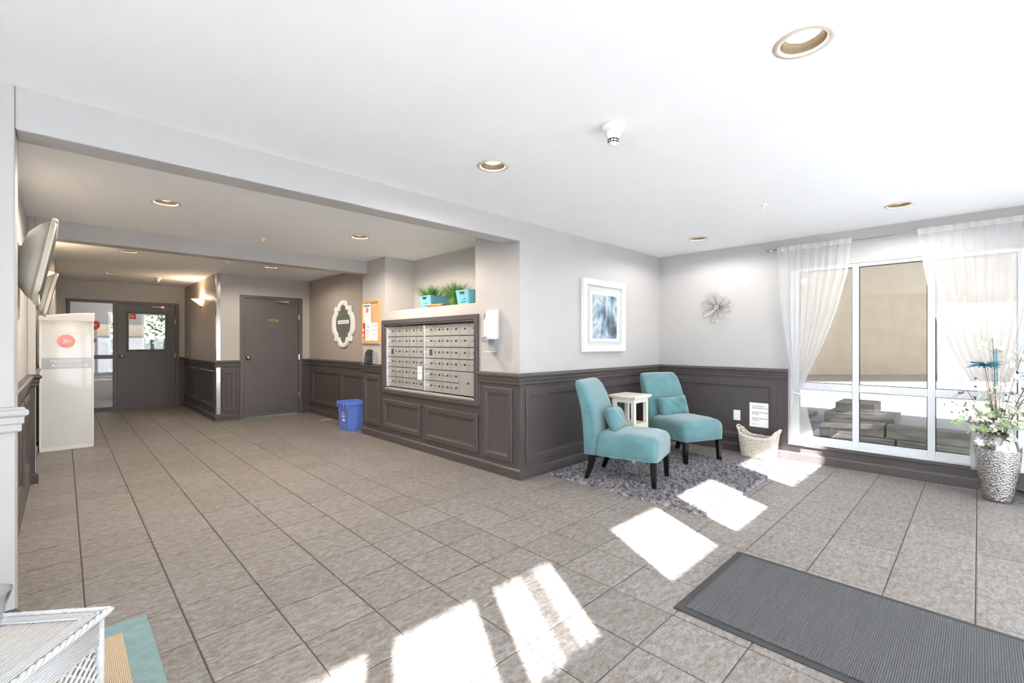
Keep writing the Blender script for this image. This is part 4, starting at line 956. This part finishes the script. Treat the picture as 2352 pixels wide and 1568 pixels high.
# ------------------------------------------------------------------ rugs and mats
RX0, RX1, RY0, RY1 = 3.37, 5.15, 1.40, 2.93
t = thing('shag_rug', 'grey shag rug under the two teal chairs', 'rug', ((RX0 + RX1) / 2, (RY0 + RY1) / 2, 0))
hx, hy = (RX1 - RX0) / 2, (RY1 - RY0) / 2
m = MB(); m.box(-hx, hx, -hy, hy, 0.001, .012); m.build('backing', 'shag', t)
random.seed(21); m = MB(); vs = []; fs = []
for k in range(120000):
    x = random.uniform(-hx, hx); y = random.uniform(-hy, hy); a = random.uniform(0, 2 * PI); le = random.uniform(.004, .022); hgt = random.uniform(.012, .026)
    wdx, wdy = -math.sin(a) * .0022, math.cos(a) * .0022
    o_ = len(vs); vs += [(x - wdx, y - wdy, .011), (x + wdx, y + wdy, .011), (x + le * math.cos(a), y + le * math.sin(a), .011 + hgt)]; fs.append((o_, o_ + 1, o_ + 2))
me = bpy.data.meshes.new('pile'); me.from_pydata(vs, [], fs); me.materials.append(M['shag']); o = bpy.data.objects.new('pile', me); COL.objects.link(o); o.parent = t; tag(o, kind='stuff')
# entrance mat
t = thing('entrance_mat', 'dark grey ribbed entrance mat with rubber edge', 'mat', (2.53, .15, 0))
m = MB(); m.box(-.425, .425, -.95, .885, .0008, .006); m.build('rubber_base', 'rubber', t, .003)
m = MB(); m.box(-.385, .385, -.91, .845, .005, .0105); m.build('carpet', 'mat_pile', t, .002)
# jute mat
t = thing('jute_mat', 'jute mat with dusty teal canvas border under the wicker table', 'mat', (-.12, 2.05, 0))
m = MB(); m.box(-.40, .40, -.70, .70, .0008, .006); m.build('border', 'jute_border', t, .003)
m = MB(); m.box(-.305, .305, -.605, .585, .005, .011); m.build('woven_field', 'jute', t, .003)
for sx in (-1, 1):
    m = MB(); m.tube([(sx * .40, .70, .0062), (sx * .305, .585, .0062)], .0012, 4); m.build('mitre_seam', 'jute_border', t)

# ------------------------------------------------------------------ slipper chairs and cushions
def superR(hw_, hd_, z, yc, e, n=44):
    pts = []
    for k in range(n):
        a = 2 * PI * k / n; c, s_ = math.cos(a), math.sin(a)
        pts.append((hw_ * math.copysign(abs(c) ** (2 / e), c), yc + hd_ * math.copysign(abs(s_) ** (2 / e), s_), z))
    return pts
def slipper_chair(loc, rot, label):
    """local: faces -Y, origin on the floor between the legs"""
    t = thing('slipper_chair', label, 'chair', loc, rot, 'teal slipper chairs')
    m = MB(); m.loops([superR(.262, .268, .238, -.045, 14), superR(.270, .278, .246, -.045, 12), superR(.275, .284, .30, -.045, 11), superR(.276, .285, .375, -.045, 10), superR(.272, .281, .410, -.044, 8), superR(.258, .268, .436, -.042, 6), superR(.215, .225, .455, -.04, 5), superR(.12, .13, .464, -.03, 4), superR(.03, .03, .466, -.03, 3)]); m.build('seat', 'teal', t, 0, True)
    m = MB(); m.loops([superR(.264, .058, .238, .290, 8), superR(.272, .062, .25, .290, 8), superR(.274, .070, .38, .286, 8), superR(.274, .078, .47, .288, 7), superR(.273, .074, .56, .300, 7), superR(.270, .068, .66, .322, 6), superR(.266, .062, .76, .354, 6), superR(.260, .056, .84, .388, 5), superR(.250, .048, .885, .410, 4), superR(.232, .034, .908, .422, 4), superR(.20, .016, .916, .428, 3)]); m.build('backrest', 'teal', t, 0, True)
    m = MB(); m.tube([(x, y, .243) for x, y, z in superR(.271, .279, 0, -.045, 12)], .0035, 5, True); m.build('piping', 'teal', t, 0, True)
    for sx in (-1, 1):
        m = MB(); x = sx * .228
        m.loops([[(x + q * h_ + sx * dx, -.285 + p * h_ + dy, z) for q, p in ((-1, -1), (1, -1), (1, 1), (-1, 1))] for z, h_, dx, dy in ((.245, .026, 0, 0), (.0, .018, .004, -.008))]); m.build('leg', 'espresso', t, .003)
        m = MB()
        m.loops([[(x + q * h_, .275 + p * h_ + dy, z) for q, p in ((-1, -1), (1, -1), (1, 1), (-1, 1))] for z, h_, dy in ((.245, .027, 0), (.17, .025, .006), (.09, .022, .026), (.0, .019, .062))]); m.build('leg', 'espresso', t, .003)
    return t
def cushion(chair_loc, chair_rot, label, off=(0, .155, .515), tilt=18, yaw=0, roll=0):
    n, mm = 22, 14; W2, H2, T2 = .205, .115, .068
    rows = []
    for side in (1, -1):
        for i in range(n + 1):
            pass
    vs = []; fs = []
    def P(u, v, s_):
        prof = (max(0, 1 - u ** 4) * max(0, 1 - v ** 4)) ** .55
        px_ = W2 * u * (1 - .06 * (1 - v * v)) ; pz = H2 * v * (1 - .08 * (1 - u * u))
        wr = .006 * math.sin(v * 16 + 4 * u) * max(0, abs(u) - .45) * 1.6 + .004 * math.sin(u * 9 + v * 5)
        return (px_, s_ * (T2 * prof + wr * prof), pz)
    for s_ in (-1, 1):
        o_ = len(vs)
        for j in range(mm + 1):
            for i in range(n + 1): vs.append(P(-1 + 2 * i / n, -1 + 2 * j / mm, s_))
        for j in range(mm):
            for i in range(n):
                a = o_ + j * (n + 1) + i; q = (a, a + 1, a + n + 2, a + n + 1); fs.append(q if s_ < 0 else q[::-1])
    base = thing('lumbar_cushion', label, 'cushion', (0, 0, 0), 0, 'teal lumbar cushions')
    Mx = Matrix.Translation(chair_loc) @ Matrix.Rotation(chair_rot, 4, 'Z') @ Matrix.Translation(off) @ Matrix.Rotation(math.radians(yaw), 4, 'Z') @ Matrix.Rotation(math.radians(-tilt), 4, 'X') @ Matrix.Rotation(math.radians(roll), 4, 'Y')
    base.matrix_world = Mx
    k = MB(); k.add(vs, fs); o = k.build('cover', 'teal_deep', base, 0, True)
    bm_ = bmesh.new(); bm_.from_mesh(o.data); bmesh.ops.remove_doubles(bm_, verts=bm_.verts, dist=.0005); bm_.to_mesh(o.data); bm_.free()
    e = []
    for q in range(60):
        a = 2 * PI * q / 60; c, s2 = math.cos(a), math.sin(a); u = math.copysign(abs(c) ** .35, c); v_ = math.copysign(abs(s2) ** .35, s2); p = P(u * .995, v_ * .995, 0); e.append((p[0], 0, p[2]))
    k = MB(); k.tube(e, .0032, 5, True); k.build('piping', 'teal_deep', base, 0, True)
C1L, C1R = Vector((3.79, 2.30, .014)), math.radians(14)
C2L, C2R = Vector((4.945, 2.32, .014)), math.radians(-22)
slipper_chair(C1L, C1R, 'teal velvet slipper chair standing nearest the outer wall corner')
slipper_chair(C2L, C2R, 'teal velvet slipper chair in the corner beside the window wall')
cushion(C1L, C1R, 'ruched teal lumbar cushion on the chair nearest the wall corner', (.02, .135, .55), 20, 8, 4)
cushion(C2L, C2R, 'flat teal lumbar cushion on the corner chair', (.0, .150, .545), 16, 0, -3)

# ------------------------------------------------------------------ cream side table
t = thing('side_table', 'narrow cream wooden side table with drawer between the chairs', 'table', (4.40, 2.655, .014))
a_, b_ = .145, .135
m = MB(); m.box(-a_ - .03, a_ + .03, -b_ - .03, b_ + .03, .690, .712); tt = m.build('table_top', 'cream', t, .006)
m = MB(); m.box(-a_ - .018, a_ + .018, -b_ - .018, b_ + .018, .676, .690); m.build('top_moulding', 'cream', t, .004)
for sx in (-1, 1):
    for sy in (-1, 1):
        m = MB(); x, y = sx * (a_ - .02), sy * (b_ - .02); m.loops([[(x + p * h_, y + q * h_, z) for p, q in ((-1, -1), (1, -1), (1, 1), (-1, 1))] for z, h_ in ((0, .013), (.2, .02), (.677, .02))]); m.build('leg', 'cream', t, .002)
m = MB(); m.box(-a_ + .006, a_ - .006, -b_ + .006, b_ - .006, .632, .677); m.build('apron', 'cream', t, .002)
m = MB(); m.box(-a_ + .004, a_ - .004, -b_ + .004, b_ - .004, .398, .412); m.build('shelf', 'cream', t, .002)
m = MB(); m.box(-a_ + .006, a_ - .006, -b_ + .006, b_ - .006, .23, .398); m.build('drawer_case', 'cream', t, .002)
m = MB(); m.box(-a_ + .044, a_ - .044, -b_ - .001, -b_ + .008, .245, .375); dr = m.build('drawer_front', 'cream', t, .003)
for x in (-.03, .03):
    m = MB(); m.sphere((x, -b_ - .012, .335), .010, 10, 8); m.build('drawer_knob', 'espresso', dr, 0, True)

# ------------------------------------------------------------------ wicker basket by the window
BX = thing('wicker_basket', 'whitewashed wicker basket with scooped rim by the window wall', 'basket', (5.575, 1.735, 0), math.radians(-3))
def bsec(u, z):     # perimeter point at height z
    f_ = .82 + .18 * min(z / .28, 1.2); hx_, hy_ = .105 * f_, .195 * f_; e = 5
    c, s_ = math.cos(u), math.sin(u); return (hx_ * math.copysign(abs(c) ** (2 / e), c), hy_ * math.copysign(abs(s_) ** (2 / e), s_), z)
def rimz(u): return .225 + .085 * abs(math.sin(u)) ** 2.2
NS = 46
mb = MB()
for r in range(17):
    f_ = (r + .3) / 17; pts = []
    for k in range(NS * 2):
        u = 2 * PI * k / (NS * 2); p = Vector(bsec(u, .006 + rimz(u) * f_ * .96)); nrm = Vector((p.x / .012, p.y / .04, 0)).normalized(); pts.append(p + nrm * (.0045 * math.cos(PI * (k + r) )))
    mb.tube(pts, .0062, 5, True)
tag(mb.build('weave', 'wicker_cream', BX, 0, True), kind='stuff')
for k in range(NS):
    u = 2 * PI * k / NS
    mb = MB(); mb.tube([bsec(u, z * rimz(u)) for z in (.01, .25, .5, .75, 1.0)], .0045, 5); mb.build('stake', 'wicker_cream', BX, 0, True)
mb = MB()
for q in range(3):
    mb.tube([Vector(bsec(2 * PI * k / 120, rimz(2 * PI * k / 120))) + Vector((.007 * math.cos(k * .55 + q * 2.1), .007 * math.cos(k * .55 + q * 2.1), .007 * math.sin(k * .55 + q * 2.1))) for k in range(120)], .0075, 6, True)
mb.build('braided_rim', 'wicker_cream', BX, 0, True)
for sy in (-1, 1):
    y = sy * .205; mb = MB(); mb.tube([(-.05, y, .30), (-.045, y + sy * .012, .325), (-.02, y + sy * .015, .335), (.02, y + sy * .015, .335), (.045, y + sy * .012, .325), (.05, y, .30)], .009, 6); mb.build('handle', 'wicker_cream', BX, 0, True)
mb = MB(); mb.loops([[bsec(2 * PI * k / 40, z) for k in range(40)] for z in (.003, .012)]); mb.build('bottom', 'wicker_cream', BX)

# ------------------------------------------------------------------ curtains and rod
t = thing('curtain_rod', 'thin silver curtain rod across the top of the window', 'curtain rod', (XW, .3, 2.312))
m = MB(); m.tube([(-.07, 1.32, 0), (-.07, -1.3, 0)], .006, 8); m.build('rod', 'steel', t, 0, True)
m = MB(); m.tube([(-.07, 1.31, 0), (-.07, 1.375, 0)], .011, 10); m.build('finial', 'steel', t, 0, True)
for y in (1.335, -.28):
    m = MB(); m.tube([(-.001, y, 0), (-.07, y, 0)], .005, 6); m.build('bracket', 'steel', t)
def curtain(label, keys, folds, seed):
    """keys: list of (z, y_outer, y_inner, amplitude)"""
    XO = XW - .085; O_ = (XO, (keys[0][1] + keys[0][2]) / 2, keys[-1][0])
    t = thing('sheer_curtain', label, 'curtain', O_, 0, 'sheer white curtains'); random.seed(seed)
    ph = [random.uniform(0, 6) for _ in range(3)]; nu, nv = 90, 44
    def at(z):
        for a, b in zip(keys, keys[1:]):
            if b[0] <= z <= a[0]:
                f_ = (a[0] - z) / (a[0] - b[0]); f2 = f_ * f_ * (3 - 2 * f_) if a[4] else f_
                return [a[i] + (b[i] - a[i]) * f2 for i in (1, 2, 3)]
        return list(keys[-1][1:4])
    ztop, zbot = keys[0][0], keys[-1][0]
    def P(u, z):
        y0, y1, am = at(z)
        uu = u + .012 * math.sin(u * 17 + ph[0])
        x = am * (math.sin(uu * folds * 2 * PI + ph[1]) + .45 * math.sin(uu * folds * 4.3 * PI + ph[2])) * .62
        return (XO + x, y0 + (y1 - y0) * u, z)
    hd_ = ztop - .05
    m = MB(); m.loops([[P(i / nu, ztop - (ztop - hd_) * j / 3) for i in range(nu + 1)] for j in range(4)], False, False, False); m.build('heading', 'sheer_hem', t, 0, True, origin=O_)
    m = MB(); m.loops([[P(i / nu, hd_ - (hd_ - zbot) * j / nv) for i in range(nu + 1)] for j in range(nv + 1)], False, False, False); m.build('drape', 'sheer', t, 0, True, origin=O_)
    return t, P
tL, PL = curtain('sheer white curtain tied back beside the wainscot', [(2.335, 1.565, .890, .012, 0), (2.0, 1.548, .925, .02, 0), (1.6, 1.52, 1.02, .022, 0), (1.25, 1.48, 1.14, .022, 0), (.95, 1.43, 1.27, .018, 0), (.75, 1.395, 1.335, .012, 1), (.55, 1.43, 1.27, .014, 1), (.32, 1.455, 1.225, .018, 0), (.185, 1.46, 1.22, .018, 0)], 9, 4)
tR, PR = curtain('sheer white curtain tied back behind the silver vase', [(2.335, -.60, .400, .012, 0), (2.0, -.56, .36, .02, 0), (1.6, -.48, .30, .022, 0), (1.25, -.36, .205, .022, 0), (.95, -.22, .06, .018, 0), (.80, -.13, -.03, .012, 1), (.55, -.20, .045, .014, 1), (.32, -.22, .06, .018, 0), (.185, -.20, .05, .018, 0)], 12, 8)
for tt_, yc, z in ((tL, 1.365, .745), (tR, -.08, .805)):
    m = MB(); m.tube([(XW - .085 + .028 * math.cos(2 * PI * k / 16), yc + .05 * math.sin(2 * PI * k / 16), z + .01 * math.sin(2 * PI * k / 16)) for k in range(16)], .008, 6, True)
    o = m.build('tieback', 'sheer_hem', tt_, 0, True, origin=tuple(tt_.location))

# ------------------------------------------------------------------ silver vase and arrangement
VX, VY = 5.435, -.105
t = thing('silver_vase', 'tall hammered silver vase on the floor by the window', 'vase', (VX, VY, 0))
prof = [(.086, 0), (.09, .004), (.095, .03), (.107, .12), (.120, .22), (.131, .32), (.136, .40), (.134, .45), (.124, .495), (.100, .535), (.068, .562), (.044, .580), (.036, .598), (.040, .616), (.050, .625), (.046, .626), (.034, .614), (.030, .595), (.036, .575)]
m = MB(); m.lathe(prof, 48, cap0=True, cap1=False); m.build('body', 'silver', t, 0, True)
random.seed(77)
def stem_pts(dx, dy, top, bow=.3, n=9):
    pts = []
    for i in range(n):
        f_ = i / (n - 1); pts.append((VX + dx * f_ ** 1.6, VY + dy * f_ ** 1.6, .30 + (top - .30) * f_ - bow * .1 * math.sin(PI * f_) * 0))
    return pts
def blossom(mb, c, r, n=5):
    c = Vector(c)
    ax = Vector((random.uniform(-1, .2), random.uniform(-1, 1), random.uniform(-.4, 1))).normalized(); a0 = ax.orthogonal().normalized(); b0 = ax.cross(a0)
    for k in range(n):
        a = 2 * PI * k / n + random.random() * .3; d = a0 * math.cos(a) + b0 * math.sin(a); s_ = ax.cross(d)
        mb.add([c, c + d * r * .55 + s_ * r * .34 + ax * r * .15, c + d * r + ax * r * .32, c + d * r * .55 - s_ * r * .34 + ax * r * .15], [(0, 1, 2, 3)])
def spray(name, label, dx, dy, top, nb, r, mat, cat='flower', stemmat='twig', spread=.12, leaf=None, grp='stems in the silver vase', sr=.003):
    pts = stem_pts(dx, dy, top)
    o_ = (VX, VY, .30); t = thing(name, label, cat, o_, 0, grp)
    m = MB(); m.tube(pts, lambda f_: sr * (1.15 - .6 * f_), 5)
    tips = []
    for k in range(nb):
        f_ = random.uniform(.45, 1.0); i = min(int(f_ * 8), 7); g_ = f_ * 8 - i; p = Vector(pts[i]).lerp(Vector(pts[i + 1]), g_)
        q = p + Vector((random.uniform(-spread, spread * .6), random.uniform(-spread, spread), random.uniform(-spread * .3, spread)))
        q.x = min(q.x, XW - .12)
        m.tube([p, p.lerp(q, .5) + Vector((0, 0, .01)), q], sr * .45, 4); tips.append(q)
    m.build('stem', stemmat, t, 0, True, origin=o_)
    if mat:
        m = MB()
        for q in tips: blossom(m, q, r * random.uniform(.7, 1.2), 5)
        m.build('blossoms', mat, t, 0, False, origin=o_)
    if leaf:
        m = MB()
        for q in tips: blossom(m, q + Vector((random.uniform(-.03, .03), random.uniform(-.03, .03), -.02)), r * .9, 2)
        m.build('leaves', leaf, t, 0, False, origin=o_)
    return t, pts
# teal bloom
tb_, pts = spray('silk_flower', 'large feathery teal silk flower leaning out of the silver vase', -.10, .075, 1.105, 0, .05, None, 'flower', 'twig', sr=.004)
m = MB(); c = Vector(pts[-1])
for k in range(60):
    a = random.uniform(0, 2 * PI); e = random.uniform(-.35, .7); L = random.uniform(.09, .135); d = Vector((math.cos(a) * math.cos(e) * .8, math.sin(a) * math.cos(e), math.sin(e) * .55)); s_ = d.cross(Vector((0, 0, 1))).normalized() * .008
    m.add([c, c + d * L * .6 + s_, c + d * L + Vector((0, 0, -.012)), c + d * L * .6 - s_], [(0, 1, 2, 3)])
m.build('bloom', 'teal_petal', tb_, 0, False, origin=(VX, VY, .30))
# teal bound stalk
tk = thing('teal_stalk', 'upright teal wrapped stalk in the silver vase', 'stem', (VX, VY, .30), 0, 'stems in the silver vase')
m = MB(); m.tube([(VX - .01, VY + .0, .32), (VX, VY + .008, .88)], .005, 6); m.build('stem', 'twig', tk, 0, True, origin=(VX, VY, .30))
m = MB(); m.tube([(VX, VY + .008, .88), (VX + .002, VY + .012, 1.235)], .011, 8); m.build('wrapped_tip', 'teal_petal', tk, 0, True, origin=(VX, VY, .30))
for k, (dx, dy, tp) in enumerate(((-.03, .10, 1.42), (.06, .06, 1.46), (.04, -.04, 1.44), (-.06, -.10, 1.38), (.05, .14, 1.36), (-.08, .02, 1.33))):
    t, pts = spray('reed', 'thin bleached reed rising from the silver vase', dx, dy, tp, 0, .03, None, 'stem', 'reed', sr=.0042)
for k, (dx, dy, tp, nb, r) in enumerate(((-.08, -.14, 1.22, 6, .032), (.02, .03, 1.36, 8, .032), (-.12, .02, .80, 9, .042), (-.10, .10, .74, 8, .042), (-.12, -.12, .78, 10, .042), (-.05, -.20, .98, 8, .036))):
    spray('blossom_spray', 'white silk blossom spray in the silver vase', dx, dy, tp, nb, r, 'petal', 'flower', 'twig', .10, 'leaf')
for k, (dx, dy, tp) in enumerate(((-.12, .22, .98), (-.16, .28, .82), (-.12, -.22, 1.12), (-.18, -.14, .86))):
    spray('budded_twig', 'dark branching twig with tiny buds in the silver vase', dx, dy, tp, 16, .014, 'dark_leaf', 'stem', 'twig', .10)
for k, (dx, dy, tp) in enumerate(((-.12, -.18, 1.02), (-.14, .20, .68), (-.08, .06, .90))):
    spray('leafy_sprig', 'pale green leafy sprig in the silver vase', dx, dy, tp, 12, .035, 'leaf', 'stem', 'twig', .10)
# pale flower head drooping outside the vase
t, pts = spray('white_bloom', 'large pale silk bloom at the neck of the vase', -.10, .09, .71, 0, .05, None)
m = MB(); c = Vector(pts[-1])
for k in range(40):
    a = random.uniform(0, 2 * PI); e = random.uniform(-.9, .9); L = random.uniform(.05, .085); d = Vector((math.cos(a) * math.cos(e), math.sin(a) * math.cos(e), math.sin(e))); s_ = d.cross(Vector((0, .1, 1))).normalized() * .024
    m.add([c, c + d * L * .6 + s_, c + d * L, c + d * L * .6 - s_], [(0, 1, 2, 3)])
m.build('bloom', 'petal', t, 0, False, origin=(VX, VY, .30))

m = MB(); m.tube([(5.69, -.20, .055), (5.685, -.30, .035), (5.69, -.42, .03), (5.685, -.60, .02), (5.69, -.8, .012)], .005, 6); tag(m.build('power_cord', 'blackgap', None, 0, True, origin=(5.69, -.4, 0)), 'thin black cord along the base moulding behind the vase', 'cord')
# ------------------------------------------------------------------ white wicker table and glass in the foreground
TA = math.radians(53)                       # direction of the right edge, seen from above
TZ = .45
t = thing('wicker_table', 'white wicker side table with braided edge on the jute mat', 'table', (-.155, 1.835, .011), math.radians(-37))
hx, hy = .165, .21
m = MB(); m.box(-hx + .01, hx - .01, -hy + .01, hy - .01, TZ - .035, TZ - .016); m.build('woven_top', 'wicker_white', t, .006)
m = MB()
for k in range(34):
    f_ = -1 + 2 * (k + .5) / 34; x = f_ * (hx - .02)
    m.tube([(x, -hy + .02, TZ - .016), (x, 0, TZ - .0145), (x, hy - .02, TZ - .016)], .0034, 5)
tag(m.build('top_strands', 'wicker_white', t, 0, True), kind='stuff')
m = MB()
per = []
for (x0, y0), (x1, y1) in zip(((hx, hy), (-hx, hy), (-hx, -hy), (hx, -hy)), ((-hx, hy), (-hx, -hy), (hx, -hy), (hx, hy))):
    for k in range(40): per.append((x0 + (x1 - x0) * k / 40, y0 + (y1 - y0) * k / 40))
for q in range(3):
    m.tube([(x + .004 * math.cos(i * .9 + q * 2.09), y + .004 * math.cos(i * .9 + q * 2.09), TZ - .014 + .005 * math.sin(i * .9 + q * 2.09)) for i, (x, y) in enumerate(per)], .0065, 6, True)
m.build('braided_edge', 'wicker_white', t, 0, True)
m = MB()
for q in range(4):
    i_ = .018 + q * .009; m.tube([(sx_ * (hx - i_), sy_ * (hy - i_), TZ - .012) for sx_, sy_ in ((1, 1), (-1, 1), (-1, -1), (1, -1))], .0045, 5, True)
m.build('edge_strands', 'wicker_white', t, 0, True)
for sx in (-1, 1):
    for sy in (-1, 1):
        m = MB(); m.tube([(sx * (hx - .02), sy * (hy - .02), z) for z in (0, .2, TZ - .03)], .016, 8); m.build('leg', 'wicker_white', t, 0, True)
for side in range(4):
    m = MB(); L = hx if side % 2 == 0 else hy; Dd = (hy if side % 2 == 0 else hx) - .012
    def sp(s_, z, d=0):
        s2 = -1 if side in (0, 3) else 1
        return (s_, s2 * (Dd + d), z) if side % 2 == 0 else (s2 * (Dd + d), s_, z)
    for q in range(9): m.tube([sp(-L + .01, TZ - .03 - q * .009), sp(L - .01, TZ - .03 - q * .009)], .0052, 5); m.tube([sp(-L + .02, .16), sp(L - .02, .16)], .007, 6)
    st = .034; k = -L - .3
    while k < L + .3:
        for dr_ in (1, -1):
            a0, a1 = k, k + dr_ * .225; zz0, zz1 = .16, TZ - .10
            ts = [f_ / 8 for f_ in range(9)]; pts = [(a0 + (a1 - a0) * f_, zz0 + (zz1 - zz0) * f_) for f_ in ts]
            pts = [p for p in pts if -L + .02 < p[0] < L - .02]
            if len(pts) > 1: m.tube([sp(p[0], p[1], .002 * dr_) for p in pts], .0055, 4)
        k += st
    m.build('lattice', 'wicker_white', t, 0, True)
t = thing('glass_vase', 'clear flared glass standing on the wicker table', 'glass', (-.165, 1.95, .011 + TZ - .008))
m = MB(); m.lathe([(.03, 0), (.034, .004), (.038, .02), (.048, .08), (.062, .125), (.060, .125), (.045, .08), (.034, .02), (.002, .012)], 36, cap0=True, cap1=True); m.build('bowl', 'vase_glass', t, 0, True)
